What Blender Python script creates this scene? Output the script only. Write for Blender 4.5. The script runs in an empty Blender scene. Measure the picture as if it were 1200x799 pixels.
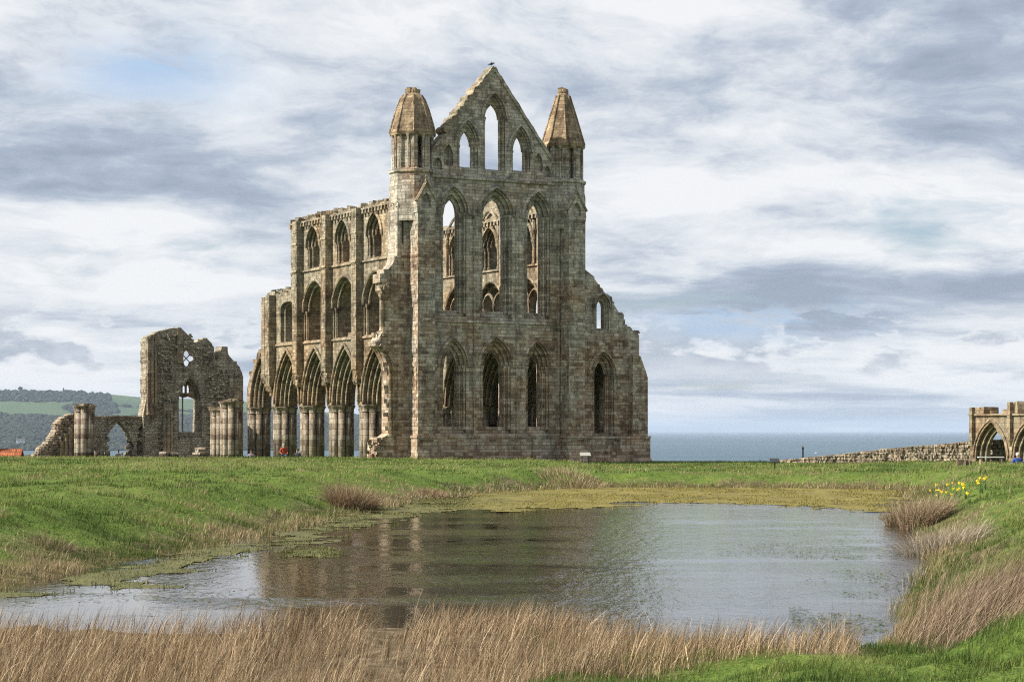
import bpy, bmesh, math, random
import numpy as np
from mathutils import Vector, Matrix
from mathutils.geometry import delaunay_2d_cdt

R = math.radians
rng = random.Random(7)
nrng = np.random.default_rng(11)
scene = bpy.context.scene
COL = scene.collection

# ------------------------------------------------------------------ frames
EYE = 2.6            # camera height above the pond surface (z = 0)
FP = 2400.0          # focal length in photo pixels (1200 wide)
HOR = 504.0          # photo row at eye level
TH = R(29.343); CT, ST = math.cos(TH), math.sin(TH)
X0, Y0 = -6.451, 140.303
BASE = 0.4           # abbey ground datum


def W(px, py, z=0.0):
    d = (EYE - z) * FP / (py - HOR)
    return ((px - 600) / FP * d, d)


def onv(px, py, v):
    """point of the plane v = const in the abbey frame seen at a photo pixel -> (u, z)"""
    a = (px - 600) / FP
    u = (a * (Y0 + v * CT) - X0 + v * ST) / (CT - a * ST)
    y = Y0 + u * ST + v * CT
    return u, (HOR - py) / FP * y + EYE - BASE


def to_world(u, v, z):
    return Vector((X0 + u * CT - v * ST, Y0 + u * ST + v * CT, z + BASE))


# ------------------------------------------------------------------ noise
def _hash(ix, iy, seed):
    n = (ix.astype(np.int64) * 374761393 + iy.astype(np.int64) * 668265263 + seed * 1442695041) & 0x7fffffff
    n = ((n ^ (n >> 13)) * 1274126177) & 0x7fffffff
    return ((n ^ (n >> 16)) & 0xffff) / 65535.0


def vnoise(x, y, seed=0):
    x = np.asarray(x, float); y = np.asarray(y, float)
    ix = np.floor(x); iy = np.floor(y)
    fx = x - ix; fy = y - iy
    fx = fx * fx * (3 - 2 * fx); fy = fy * fy * (3 - 2 * fy)
    a = _hash(ix, iy, seed); b = _hash(ix + 1, iy, seed)
    c = _hash(ix, iy + 1, seed); d = _hash(ix + 1, iy + 1, seed)
    return (a * (1 - fx) + b * fx) * (1 - fy) + (c * (1 - fx) + d * fx) * fy


def fbm(x, y, oct=4, seed=0):
    s = 0; a = .5; t = 0
    for k in range(oct):
        s = s + a * vnoise(x, y, seed + k * 17); t += a
        x = np.asarray(x) * 2.03 + 5.1; y = np.asarray(y) * 2.03 + 1.7; a *= .5
    return s / t


def sstep(a, b, x):
    t = np.clip((np.asarray(x, float) - a) / (b - a), 0, 1)
    return t * t * (3 - 2 * t)


# ------------------------------------------------------------------ materials
def newmat(name):
    m = bpy.data.materials.new(name); m.use_nodes = True
    nt = m.node_tree; nt.nodes.clear()
    out = nt.nodes.new('ShaderNodeOutputMaterial')
    return m, nt, out


class N:
    """tiny node helper"""
    def __init__(s, nt): s.nt = nt
    def n(s, typ, **kw):
        nd = s.nt.nodes.new(typ)
        for k, v in kw.items(): setattr(nd, k, v)
        return nd
    def l(s, a, b): s.nt.links.new(a, b)
    def put(s, sock, v):
        if isinstance(v, (int, float)): sock.default_value = v
        elif isinstance(v, (tuple, list)): sock.default_value = v
        else: s.l(v, sock)
    def math(s, op, a, b=None, clamp=False):
        nd = s.n('ShaderNodeMath', operation=op); nd.use_clamp = clamp
        s.put(nd.inputs[0], a)
        if b is not None: s.put(nd.inputs[1], b)
        return nd.outputs[0]
    def noise(s, vec, scale, detail=4, rough=.55, dist=0):
        nd = s.n('ShaderNodeTexNoise')
        if vec is not None: s.l(vec, nd.inputs['Vector'])
        nd.inputs['Scale'].default_value = scale; nd.inputs['Detail'].default_value = detail
        nd.inputs['Roughness'].default_value = rough; nd.inputs['Distortion'].default_value = dist
        return nd.outputs['Fac']
    def map(s, v, a, b, c=0., d=1.):
        nd = s.n('ShaderNodeMapRange'); s.put(nd.inputs[0], v)
        for i, x in enumerate((a, b, c, d)): nd.inputs[i + 1].default_value = x
        return nd.outputs[0]
    def ramp(s, v, stops, interp='LINEAR'):
        nd = s.n('ShaderNodeValToRGB'); s.put(nd.inputs[0], v)
        cr = nd.color_ramp; cr.interpolation = interp
        while len(cr.elements) < len(stops): cr.elements.new(.5)
        for e, (p, c) in zip(cr.elements, stops):
            e.position = p; e.color = (*c, 1)
        return nd.outputs[0]
    def mix(s, f, a, b, mode='MIX'):
        nd = s.n('ShaderNodeMix', data_type='RGBA', blend_type=mode)
        s.put(nd.inputs[0], f)
        for i, v in ((6, a), (7, b)):
            if isinstance(v, tuple): nd.inputs[i].default_value = (*v, 1)
            else: s.put(nd.inputs[i], v)
        return nd.outputs[2]
    def comb(s, x, y, z=0.):
        nd = s.n('ShaderNodeCombineXYZ')
        for i, v in enumerate((x, y, z)): s.put(nd.inputs[i], v)
        return nd.outputs[0]
    def sep(s, v):
        nd = s.n('ShaderNodeSeparateXYZ'); s.l(v, nd.inputs[0]); return nd.outputs


def stone(name, pal_a, pal_b, bw=.50, bh=.225, mort=.011, zlow=None, rough_edge=.02, bump=.6, lichen=.35):
    """coursed, weathered masonry: every block has its own tint; pal_a / pal_b blend by large patches
    (iron-stained brown against grey weathered stone)."""
    m, nt, out = newmat(name); g = N(nt)
    tc = g.n('ShaderNodeTexCoord').outputs['Object']
    geo = g.n('ShaderNodeNewGeometry').outputs['True Normal']
    vt = g.n('ShaderNodeVectorTransform', vector_type='NORMAL', convert_from='WORLD', convert_to='OBJECT')
    g.l(geo, vt.inputs[0])
    nx, ny, nz = g.sep(vt.outputs[0])
    sx, sy, sz = g.sep(tc)
    pick = g.math('GREATER_THAN', g.math('ABSOLUTE', ny), g.math('ABSOLUTE', nx))
    h = g.math('ADD', g.math('MULTIPLY', sx, pick), g.math('MULTIPLY', sy, g.math('SUBTRACT', 1., pick)))
    wob = g.math('MULTIPLY', g.math('SUBTRACT', g.noise(tc, 2.3, 3), .5), rough_edge * 6)
    # courses of unequal height: stretch z a little by a slow noise of z alone
    zc = g.comb(0., 0., sz)
    zz = g.math('ADD', sz, g.math('MULTIPLY', g.noise(zc, 1.1, 2), .5))
    vec = g.comb(g.math('ADD', h, wob), g.math('ADD', zz, g.math('MULTIPLY', wob, .4)), 0.)
    br = g.n('ShaderNodeTexBrick', offset=.5, offset_frequency=2, squash=.72, squash_frequency=3)
    g.l(vec, br.inputs['Vector'])
    br.inputs['Color1'].default_value = (0, 0, 0, 1); br.inputs['Color2'].default_value = (1, 1, 1, 1)
    br.inputs['Mortar'].default_value = (.5, .5, .5, 1)
    for k, v in (('Scale', 1.), ('Mortar Size', mort), ('Mortar Smooth', .3), ('Bias', 0.), ('Brick Width', bw), ('Row Height', bh)):
        br.inputs[k].default_value = v
    rnd = g.sep(br.outputs['Color'])[0]
    row = g.noise(g.comb(3.7, 0., g.math('FLOOR', g.math('DIVIDE', zz, bh))), 1.37, 0)
    val = g.math('ADD', g.math('MULTIPLY', rnd, .50), g.math('MULTIPLY', g.math('SUBTRACT', row, .02), .48), clamp=True)
    ca = g.ramp(val, pal_a); cb = g.ramp(val, pal_b)
    big = g.noise(tc, .33, 5, .6)
    if zlow is not None:
        big = g.math('ADD', big, g.map(sz, zlow[0], zlow[1], zlow[2], zlow[3]))
    patch = g.map(big, .42, .62)
    col = g.mix(patch, cb, ca)
    # fine weathering and lichen
    fine = g.noise(tc, 7., 8, .78)
    col = g.mix(1., col, g.ramp(fine, [(.32, (.42, .40, .38)), (.46, (.9, .9, .9)), (.56, (1.1, 1.1, 1.08)), (.70, (1.5, 1.48, 1.42))]), 'MULTIPLY')
    streak = g.noise(g.comb(g.math('MULTIPLY', h, 2.2), g.math('MULTIPLY', sz, .25)), 1., 5, .65)
    col = g.mix(1., col, g.ramp(streak, [(.34, (.5, .49, .47)), (.5, (1, 1, 1))]), 'MULTIPLY')
    mid = g.noise(tc, .95, 6, .68, .4)
    col = g.mix(1., col, g.ramp(mid, [(.34, (.48, .46, .44)), (.46, (.92, .92, .92)), (.56, (1.08, 1.08, 1.07)), (.67, (1.42, 1.41, 1.38))]), 'MULTIPLY')
    li = g.map(g.noise(tc, 3.1, 6, .72), .60, .70, 0., lichen)
    col = g.mix(li, col, (.40, .39, .32))
    col = g.mix(g.math('MULTIPLY', br.outputs['Fac'], .62), col, (.06, .05, .04))
    hgt = g.math('ADD', g.math('MULTIPLY', g.math('SUBTRACT', 1., br.outputs['Fac']), .6),
                 g.math('ADD', g.math('MULTIPLY', rnd, .5), g.math('MULTIPLY', fine, .9)))
    bp = g.n('ShaderNodeBump'); bp.inputs['Strength'].default_value = bump; bp.inputs['Distance'].default_value = .09
    g.l(hgt, bp.inputs['Height'])
    bs = g.n('ShaderNodeBsdfPrincipled'); bs.inputs['Roughness'].default_value = .92
    bs.inputs['Specular IOR Level'].default_value = .15
    g.l(col, bs.inputs['Base Color']); g.l(bp.outputs[0], bs.inputs['Normal'])
    g.l(bs.outputs[0], out.inputs[0])
    return m


GREY = [(0., (.11, .098, .080)), (.22, (.27, .245, .202)), (.5, (.42, .385, .322)), (.8, (.53, .49, .415)), (1., (.62, .58, .50))]
BROWN = [(0., (.07, .047, .035)), (.2, (.185, .122, .082)), (.42, (.34, .24, .165)), (.66, (.455, .375, .285)), (1., (.58, .52, .42))]
WARM = [(0., (.065, .043, .029)), (.22, (.175, .12, .075)), (.5, (.30, .22, .138)), (.8, (.39, .305, .20)), (1., (.47, .395, .28))]
PALE = [(0., (.095, .085, .062)), (.3, (.215, .19, .14)), (.6, (.31, .275, .205)), (1., (.42, .38, .29))]
DRUM = [(0., (.075, .055, .042)), (.28, (.16, .12, .088)), (.5, (.275, .23, .175)), (.78, (.37, .33, .262)), (1., (.46, .42, .345))]

M = {}
M['east'] = stone('weathered_grey_stone', GREY, BROWN, zlow=(0, 14, -.12, .08))
M['warm'] = stone('warm_sandstone', PALE, WARM, zlow=(0, 18, -.05, .08))
M['spire'] = stone('turret_sandstone', [(0., (.13, .10, .07)), (.4, (.27, .205, .135)), (1., (.40, .315, .21))], WARM, bw=.5, bh=.24)
M['drum'] = stone('drum_stone', DRUM, DRUM, bw=.9, bh=.42, mort=.012, lichen=.2)
M['far'] = stone('far_ruin_stone', PALE, WARM, bw=.6, bh=.3)
M['rubble'] = stone('rubble_core_stone', [(0., (.22, .195, .145)), (.5, (.48, .425, .32)), (1., (.66, .60, .47))], [(0., (.16, .135, .10)), (.5, (.40, .35, .265)), (1., (.60, .53, .41))],
                    bw=.36, bh=.2, mort=.03, rough_edge=.17, bump=1.)
M['fieldstone'] = stone('boundary_wall_stone', [(0., (.24, .20, .145)), (.5, (.36, .31, .235)), (1., (.46, .41, .32))], [(0., (.22, .165, .115)), (.5, (.34, .27, .195)), (1., (.45, .38, .285))], bw=.45, bh=.22, mort=.03, rough_edge=.05, bump=.9)


def simple(name, col, rough=.7, spec=.3, vary=.25, scale=6.):
    m, nt, out = newmat(name); g = N(nt)
    tc = g.n('ShaderNodeTexCoord').outputs['Object']
    f = g.noise(tc, scale, 4)
    c = g.mix(1., tuple(col), g.ramp(f, [(.25, (1 - vary,) * 3), (.75, (1 + vary,) * 3)]), 'MULTIPLY')
    bs = g.n('ShaderNodeBsdfPrincipled'); bs.inputs['Roughness'].default_value = rough
    bs.inputs['Specular IOR Level'].default_value = spec
    g.l(c, bs.inputs['Base Color']); g.l(bs.outputs[0], out.inputs[0])
    return m


def leafmat(name, trans=.35, rough=.6):
    """blades and leaves: own colour per blade from the mesh attribute 'tint'"""
    m, nt, out = newmat(name); g = N(nt)
    at = g.n('ShaderNodeAttribute', attribute_name='tint')
    df = g.n('ShaderNodeBsdfPrincipled'); df.inputs['Roughness'].default_value = rough
    df.inputs['Specular IOR Level'].default_value = .2
    tr = g.n('ShaderNodeBsdfTranslucent')
    g.l(at.outputs['Color'], df.inputs['Base Color']); g.l(at.outputs['Color'], tr.inputs['Color'])
    mx = g.n('ShaderNodeMixShader'); mx.inputs[0].default_value = trans
    g.l(df.outputs[0], mx.inputs[1]); g.l(tr.outputs[0], mx.inputs[2]); g.l(mx.outputs[0], out.inputs[0])
    return m


M['blade'] = leafmat('grass_blade', .35)
M['reed'] = leafmat('dry_reed', .2)
M['canopy'] = leafmat('canopy', .0, .9)
M['dark_metal'] = simple('dark_painted_metal', (.03, .03, .032), .5)
M['board'] = simple('pale_panel', (.55, .54, .5), .5, vary=.1)
M['panel'] = simple('weathered_panel', (.30, .29, .26), .6, vary=.1)
M['wood'] = simple('weathered_wood', (.26, .2, .13), .85, scale=14)
M['white'] = simple('white_paint', (.75, .75, .73), .6, vary=.06)
M['tile'] = simple('orange_roof_tile', (.42, .13, .055), .8, scale=4)
M['slate'] = simple('dark_slate', (.07, .07, .075), .7)
M['skin'] = simple('skin', (.42, .26, .19), .6, vary=.05)
M['hair'] = simple('dark_hair', (.03, .022, .018), .7)
M['coat'] = simple('dark_coat', (.025, .026, .032), .8)
M['orange'] = simple('orange_jacket', (.36, .055, .03), .7)
M['lilac'] = simple('lilac_jacket', (.28, .2, .32), .8)
M['denim'] = simple('blue_denim', (.06, .09, .16), .85)
M['pale_cloth'] = simple('pale_trousers', (.35, .34, .34), .85)
M['royal'] = simple('blue_jacket', (.03, .07, .25), .7)
M['feather'] = simple('dark_feather', (.03, .03, .033), .7)
M['petal'] = simple('yellow_petal', (.75, .55, .02), .6, vary=.1)
M['leaf'] = simple('daffodil_leaf', (.09, .17, .05), .6)


# ------------------------------------------------------------------ mesh builder
class MB:
    def __init__(s): s.v = []; s.f = []
    def add(s, vs, fs):
        o = len(s.v); s.v += [tuple(p) for p in vs]; s.f += [tuple(i + o for i in f) for f in fs]
    def box(s, x0, x1, y0, y1, z0, z1, taper=0.):
        t = taper
        s.add([(x0, y0, z0), (x1, y0, z0), (x1, y1, z0), (x0, y1, z0), (x0 + t, y0 + t, z1), (x1 - t, y0 + t, z1), (x1 - t, y1 - t, z1), (x0 + t, y1 - t, z1)],
              [(0, 1, 5, 4), (1, 2, 6, 5), (2, 3, 7, 6), (3, 0, 4, 7), (4, 5, 6, 7), (3, 2, 1, 0)])
    def rock(s, c, sz, r, j=.22):
        a = r.uniform(0, 6.28); ca, sa = math.cos(a), math.sin(a); vs = []
        for k in range(8):
            p = [(-1 if not (k >> i & 1) else 1) * sz[i] * .5 * (1 + r.uniform(-j, j)) for i in range(3)]
            vs.append((c[0] + p[0] * ca - p[1] * sa, c[1] + p[0] * sa + p[1] * ca, c[2] + p[2]))
        s.add(vs, [(0, 1, 3, 2), (4, 6, 7, 5), (0, 4, 5, 1), (1, 5, 7, 3), (3, 7, 6, 2), (2, 6, 4, 0)])
    def tube(s, path, r, n=6, close=False):
        P = [Vector(p) for p in path]; rings = []
        rr = r if isinstance(r, (list, tuple)) else [r] * len(P)
        for i, p in enumerate(P):
            t = (P[min(i + 1, len(P) - 1)] - P[max(i - 1, 0)])
            t = t.normalized() if t.length > 1e-9 else Vector((0, 0, 1))
            a = Vector((0, 0, 1)) if abs(t.z) < .9 else Vector((1, 0, 0))
            e1 = t.cross(a).normalized(); e2 = t.cross(e1)
            rings.append([p + (e1 * math.cos(6.2832 * k / n) + e2 * math.sin(6.2832 * k / n)) * rr[i] for k in range(n)])
        vs = [q for g_ in rings for q in g_]; fs = []
        for i in range(len(P) - 1):
            for k in range(n):
                fs.append((i * n + k, i * n + (k + 1) % n, (i + 1) * n + (k + 1) % n, (i + 1) * n + k))
        fs.append(tuple(range(n - 1, -1, -1))); fs.append(tuple((len(P) - 1) * n + k for k in range(n)))
        s.add(vs, fs)
    def lathe(s, cx, cy, prof, n=16, a0=0.):
        vs = []; fs = []
        for r, z in prof:
            for k in range(n):
                a = a0 + 6.283185 * k / n; vs.append((cx + r * math.cos(a), cy + r * math.sin(a), z))
        m = len(prof)
        for i in range(m - 1):
            for k in range(n):
                fs.append((i * n + k, i * n + (k + 1) % n, (i + 1) * n + (k + 1) % n, (i + 1) * n + k))
        fs.append(tuple(range(n - 1, -1, -1))); fs.append(tuple((m - 1) * n + k for k in range(n)))
        s.add(vs, fs)
    def cap(s, P, outer, holes, d):
        pts = []; edges = []
        for lp in [outer] + holes:
            o = len(pts); pts += [Vector(p) for p in lp]
            edges += [(o + i, o + (i + 1) % len(lp)) for i in range(len(lp))]
        rv, re, rf = delaunay_2d_cdt(pts, edges, [], 0, 1e-5)[:3]
        def inside(p, lp):
            c = False; j = len(lp) - 1
            for i in range(len(lp)):
                if (lp[i][1] > p[1]) != (lp[j][1] > p[1]) and p[0] < (lp[j][0] - lp[i][0]) * (p[1] - lp[i][1]) / (lp[j][1] - lp[i][1]) + lp[i][0]: c = not c
                j = i
            return c
        fs = []
        for f in rf:
            c = ((rv[f[0]][0] + rv[f[1]][0] + rv[f[2]][0]) / 3, (rv[f[0]][1] + rv[f[1]][1] + rv[f[2]][1]) / 3)
            if inside(c, outer) and not any(inside(c, h) for h in holes): fs.append(tuple(f))
        s.add([P(p[0], p[1], d) for p in rv], fs)
    def ring(s, P, la, da, lb, db):
        n = len(la)
        s.add([P(*p, da) for p in la] + [P(*p, db) for p in lb], [(i, (i + 1) % n, n + (i + 1) % n, n + i) for i in range(n)])
    def wall(s, P, outer, ops, d0, d1):
        """outline extruded d0..d1; ops: lists of (loop, depth) from the front to the back; a blind one ends with None"""
        s.cap(P, outer, [o[0][0] for o in ops], d0)
        s.cap(P, outer, [o[-1][0] for o in ops if o[-1] is not None], d1)
        s.ring(P, outer, d0, outer, d1)
        for o in ops:
            q = [x for x in o if x is not None]
            for (la, da), (lb, db) in zip(q, q[1:]): s.ring(P, la, da, lb, db)
            if o[-1] is None: s.add([P(*p, q[-1][1]) for p in q[-1][0]], [tuple(range(len(q[-1][0])))])
    def build(s, name, mat, parent=None, origin=(0, 0, 0), smooth=False, weld=True):
        me = bpy.data.meshes.new(name)
        ox, oy, oz = origin
        me.from_pydata([(a - ox, b - oy, c - oz) for a, b, c in s.v], [], s.f)
        if weld:
            bm = bmesh.new(); bm.from_mesh(me); bmesh.ops.remove_doubles(bm, verts=bm.verts, dist=2e-4); bm.to_mesh(me); bm.free()
        if smooth:
            me.polygons.foreach_set('use_smooth', [True] * len(me.polygons))
        for m in (mat if isinstance(mat, (list, tuple)) else [mat]): me.materials.append(m)
        o = bpy.data.objects.new(name, me); COL.objects.link(o)
        if parent: o.parent = parent
        return o


def tag(o, label=None, cat=None, group=None, kind=None):
    for k, v in (('label', label), ('category', cat), ('group', group), ('kind', kind)):
        if v: o[k] = v
    return o


def thing(name, label, cat, loc, rz=0., group=None):
    o = bpy.data.objects.new(name, None); COL.objects.link(o)
    o.location = loc; o.rotation_euler = (0, 0, rz); o.empty_display_size = .3
    return tag(o, label, cat, group)


def abbey_thing(name, label, cat, org, group=None):
    """an Empty standing at org = (u, v, z) in the abbey frame"""
    return thing(name, label, cat, to_world(*org), TH, group)


PF = lambda a, b, d: (a, d, b)      # facade planes: a = u, b = z, d = v
PS = lambda a, b, d: (d, a, b)      # side planes:   a = v, b = z, d = u


def arch(c, w, zb, zs, rise, n=9):
    """closed loop: sill, jambs and a two-centred pointed arch"""
    if rise < w: rise_ = w
    else: rise_ = rise
    Rr = (rise_ * rise_ + w * w) / (2 * w)
    k = rise / rise_
    pts = [(c - w, zb), (c - w, zs)]
    a1 = math.asin(min(1, rise_ / Rr))
    for i in range(1, n + 1):
        a = a1 * i / n; pts.append((c - w + Rr - Rr * math.cos(a), zs + k * Rr * math.sin(a)))
    for i in range(n - 1, 0, -1):
        a = a1 * i / n; pts.append((c + w - Rr + Rr * math.cos(a), zs + k * Rr * math.sin(a)))
    pts += [(c + w, zs), (c + w, zb)]
    return pts


def arc_only(c, w, zs, rise, n=9):
    return arch(c, w, zs, zs, rise, n)[1:-1]


def jag(pts, step=.45, amp=.14, r=rng, dirs=.45):
    """a ruined, stepped masonry edge through pts"""
    out = [pts[0]]
    for (a0, b0), (a1, b1) in zip(pts, pts[1:]):
        L = math.hypot(a1 - a0, b1 - b0); n = max(1, int(L / step))
        for i in range(1, n + 1):
            t = i / n; a = a0 + (a1 - a0) * t; b = b0 + (b1 - b0) * t
            if i < n: a += r.uniform(-amp, amp); b += r.uniform(-amp, amp)
            pa, pb = out[-1]
            if r.random() < dirs and abs(a - pa) > .05 and abs(b - pb) > .05:
                out.append((a + r.uniform(-.02, .02), pb + r.uniform(-.02, .02)))
            out.append((a, b))
    return out


def opening(c, hw, w, zb, zs, rise0, rise1, d0, d1, drop=.45, rear=None, depth=(.25, .45, .75), rz=None):
    """stepped orders on the outside, splayed rere-arch on the inside"""
    mw = (hw + w) / 2; mr = (rise0 + rise1) / 2
    s = 1 if d1 > d0 else -1
    e = [d0 + s * x for x in depth]
    rear = rear or hw * 1.05
    A = arch(c, hw, zb - drop, zs, rise0); B = arch(c, mw, zb - drop * .5, zs, mr); C = arch(c, w, zb, zs, rise1)
    D = arch(c, rear, zb - .3, zs, rise0 * 1.05)
    return [(A, d0), (A, e[0]), (B, e[0]), (B, e[1]), (C, e[1]), (C, e[2]), (D, d1)]


def surround(P, name, mat, parent, c, hw, w, zs, rise0, rise1, zb, d, s=1, hood=.16, shafts=True, label=None):
    """roll mouldings round one opening; its hood mould and jamb shafts are its own pieces"""
    mb = MB()
    for k, (ww, rr, dd) in enumerate(((hw - .02, rise0 - .02, .06), ((hw + w) / 2 - .02, (rise0 + rise1) / 2, .29), (w - .005, rise1, .5))):
        mb.tube([P(a, b, d + s * dd) for a, b in arc_only(c, ww, zs, rr)], .075, 6)
    su = mb.build(name, mat, parent, smooth=True)
    if hood:
        h = MB()
        lo = arc_only(c, hw + hood - .07, zs - .05, rise0 + hood - .05); hi = arc_only(c, hw + hood + .08, zs - .05, rise0 + hood + .12)
        m = len(lo)
        vs = [P(*p, d - s * .17) for p in lo] + [P(*p, d - s * .10) for p in hi] + [P(*p, d + s * .05) for p in lo] + [P(*p, d + s * .05) for p in hi]
        fs = []
        for i in range(m - 1):
            fs += [(i, i + 1, m + i + 1, m + i), (m + i, m + i + 1, 3 * m + i + 1, 3 * m + i), (i, i + 1, 2 * m + i + 1, 2 * m + i)]
        fs += [(0, m, 3 * m, 2 * m), (m - 1, 2 * m - 1, 4 * m - 1, 3 * m - 1)]
        h.add(vs, fs); h.build('hood_mould', mat, su)
    if shafts:
        for sx in (-1, 1):
            for ww, dd in ((hw - .10, .12), ((hw + w) / 2 - .09, .34)):
                q = MB(); x, y, _ = P(c + sx * ww, 0, d + s * dd)
                q.lathe(x, y, [(.13, zb - .2), (.13, zb), (.085, zb + .1), (.085, zs - .35), (.1, zs - .33), (.085, zs - .28), (.15, zs - .04), (.17, zs + .04)], 8)
                q.build('shaft', mat, su, smooth=False)
    return su


# ================================================================== ABBEY CHURCH
abbey = abbey_thing('ruined_abbey_church', 'tall roofless gothic abbey church of brown and grey stone with pointed gable and twin turrets', 'ruined church', (6, 3, 0))
# children are built in abbey coordinates; the Empty stands at the middle of the east end
OA = (6, 3, 0)


def AB(mb, name, mat, parent=None, smooth=False):
    if parent is None: return mb.build(name, mat, abbey, origin=OA, smooth=smooth)
    return mb.build(name, mat, parent, smooth=smooth, origin=OA)


_build = MB.build
def _ab_build(s, name, mat, parent=None, origin=(0, 0, 0), smooth=False, weld=True):
    return _build(s, name, mat, parent, ORG[0] if ORG[0] else origin, smooth, weld)
ORG = [OA]
MB.build = _ab_build
E = M['east']; Wm = M['warm']

# ---- east wall with two tiers of three lancets
LOW = [(2.72, 1.02, .52), (6.08, 1.22, .76), (9.42, 1.0, .5)]
UP = [(2.72, 1.05, .54), (6.10, 1.27, .84), (9.44, 1.05, .54)]
mb = MB(); ops = []
for c, hw, w in LOW: ops.append(opening(c, hw, w, 2.44, 6.65, 1.85 * hw / 1.02 if hw < 1.1 else 1.95, 1.15 * (w / .52 if w < .6 else 1.15), 0, 1.9))
for c, hw, w in UP: ops.append(opening(c, hw, w, 10.5, 17.25, 1.72 if hw < 1.1 else 1.8, .98 if w < .6 else 1.12, 0, 1.9))
mb.wall(PF, [(-.45, -.9), (12.5, -.9), (12.5, 19.72), (-.45, 19.72)], ops, 0, 1.9)
# weathered blocks standing a little proud of the face
for k in range(520):
    u = rng.uniform(.8, 11.3); z = round(rng.uniform(1.9, 19.3) / .31) * .31 + .16
    if any(abs(u - c) < hw + .55 and ((1.4 < z < 9.2) if t == 0 else (9.4 < z < 19.6)) for t, L in ((0, LOW), (1, UP)) for c, hw, w in L): continue
    L = rng.uniform(.3, .7); p = rng.uniform(.012, .05)
    mb.box(u - L / 2, u + L / 2, -p, .05, z - .145, z + .145, .004)
east = mb.build('east_wall', E, abbey)
for c, hw, w in LOW: surround(PF, 'window_surround', E, abbey, c, hw, w, 6.65, 1.85 * hw / 1.02 if hw < 1.1 else 1.95, 1.15 * (w / .52 if w < .6 else 1.15), 2.44, 0)
for c, hw, w in UP: surround(PF, 'window_surround', E, abbey, c, hw, w, 17.25, 1.72 if hw < 1.1 else 1.8, .98 if w < .6 else 1.12, 10.5, 0)

# ---- gable with its three lancets
mb = MB(); GL = [(3.9, .82, .46, 20.5, 21.95, 1.72, 1.05), (6.02, .86, .575, 20.45, 24.0, 1.72, 1.05), (8.12, .8, .42, 20.5, 21.85, 1.72, 1.1)]
ops = [opening(c, hw, w, zb, zs, r0, r1, .1, .95, drop=.12, depth=(.16, .3, .5)) for c, hw, w, zb, zs, r0, r1 in GL]
def blind(c, w, zb, zs, rise, d, dep): return [(arch(c, w, zb, zs, rise, 5), d), (arch(c, w, zb, zs, rise, 5), d + dep), None]
for c, w, zb, zs, r_ in ((2.42, .36, 20.5, 21.2, .75), (1.62, .3, 20.15, 20.5, .5), (9.62, .34, 20.5, 21.1, .7), (10.35, .28, 20.15, 20.45, .5)): ops.append(blind(c, w, zb, zs, r_, .1, .3))
slopeL = jag([(6.03, 27.5), (4.6, 25.75), (3.5, 24.4), (2.35, 23.0)], .3, .05, dirs=0.)
slopeL2 = jag([(2.35, 22.85), (1.3, 21.7), (.6, 20.95)], .3, .04, dirs=0.)
slopeR = jag([(11.4, 20.5), (10.3, 21.95), (8.6, 24.15), (6.4, 27.05), (6.03, 27.5)], .3, .03, dirs=0.)
mb.wall(PF, [(.6, 19.72), (11.4, 19.72)] + slopeR + slopeL[1:] + slopeL2, ops, .1, .95)
mb.build('gable', E, abbey)
for c, hw, w, zb, zs, r0, r1 in GL: surround(PF, 'window_surround', E, abbey, c, hw, w, zs, r0, r1, zb, .1, hood=.14)
def slope_strip(p0, p1, n, v0, v1, th, jit, mat, seed):
    q = MB(); r_ = random.Random(seed); L = math.hypot(p1[0] - p0[0], p1[1] - p0[1]); nx_, nz_ = -(p1[1] - p0[1]) / L, (p1[0] - p0[0]) / L
    if nz_ < 0: nx_, nz_ = -nx_, -nz_
    lo = []; hi = []
    for k in range(n + 1):
        t = k / n; a = p0[0] + (p1[0] - p0[0]) * t; b = p0[1] + (p1[1] - p0[1]) * t; h_ = th + r_.uniform(-jit, jit)
        hi.append((a + nx_ * h_, b + nz_ * h_)); lo.append((a - nx_ * .12, b - nz_ * .12))
    q.wall(PF, lo + hi[::-1], [], v0, v1)
    return q.build('coping', mat, abbey)
slope_strip((2.1, 22.72), (6.05, 27.5), 34, -.08, 1.12, .26, .10, M['warm'], 1)
slope_strip((6.0, 27.55), (10.9, 21.15), 40, 0., 1.05, .10, .03, E, 2)
slope_strip((.7, 21.05), (2.3, 22.8), 9, .0, 1.05, .06, .03, E, 3)

# ---- strings, plinth and wall shafts of the east front
for z, pr, hh, u0, u1 in ((9.66, .10, .13, .75, 11.35), (19.6, .14, .18, .7, 11.4), (1.70, .20, .16, .75, 11.35)):
    s_ = MB()
    segs = 14
    for k in range(segs):
        a = u0 + (u1 - u0) * k / segs; b = u0 + (u1 - u0) * (k + 1) / segs - .006; j = rng.uniform(-.02, .02)
        s_.box(a, b, -pr + j, .06, z + j * .5, z + hh + j * .5, .02)
    s_.build('string_course', E, abbey)
for z, T in ((6.6, LOW), (17.2, UP)):
    xs = [.75] + [q for c, hw, w in T for q in (c - hw - .03, c + hw + .03)] + [11.35]
    for a, b in zip(xs[::2], xs[1::2]): imp = MB(); imp.box(a, b, -.075, .05, z, z + .12, .012); imp.build('impost_band', E, abbey)
pl = MB()
pl.box(.75, 11.35, -.14, .04, -.9, 1.7); pl.box(.752, 11.348, -.34, .03, -.9, .0); pl.box(.752, 11.348, -.34, .03, 0., .22, .0)
pl.build('plinth', E, abbey)
for u in (4.38, 7.78, 11.2):
    s_ = MB(); s_.lathe(u, -.03, [(.14, 1.86), (.09, 2.0), (.09, 16.9), (.1, 16.95), (.17, 17.2), (.17, 17.3), (.05, 17.9), (.02, 18.1)], 8); s_.build('wall_shaft', E, abbey)


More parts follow.
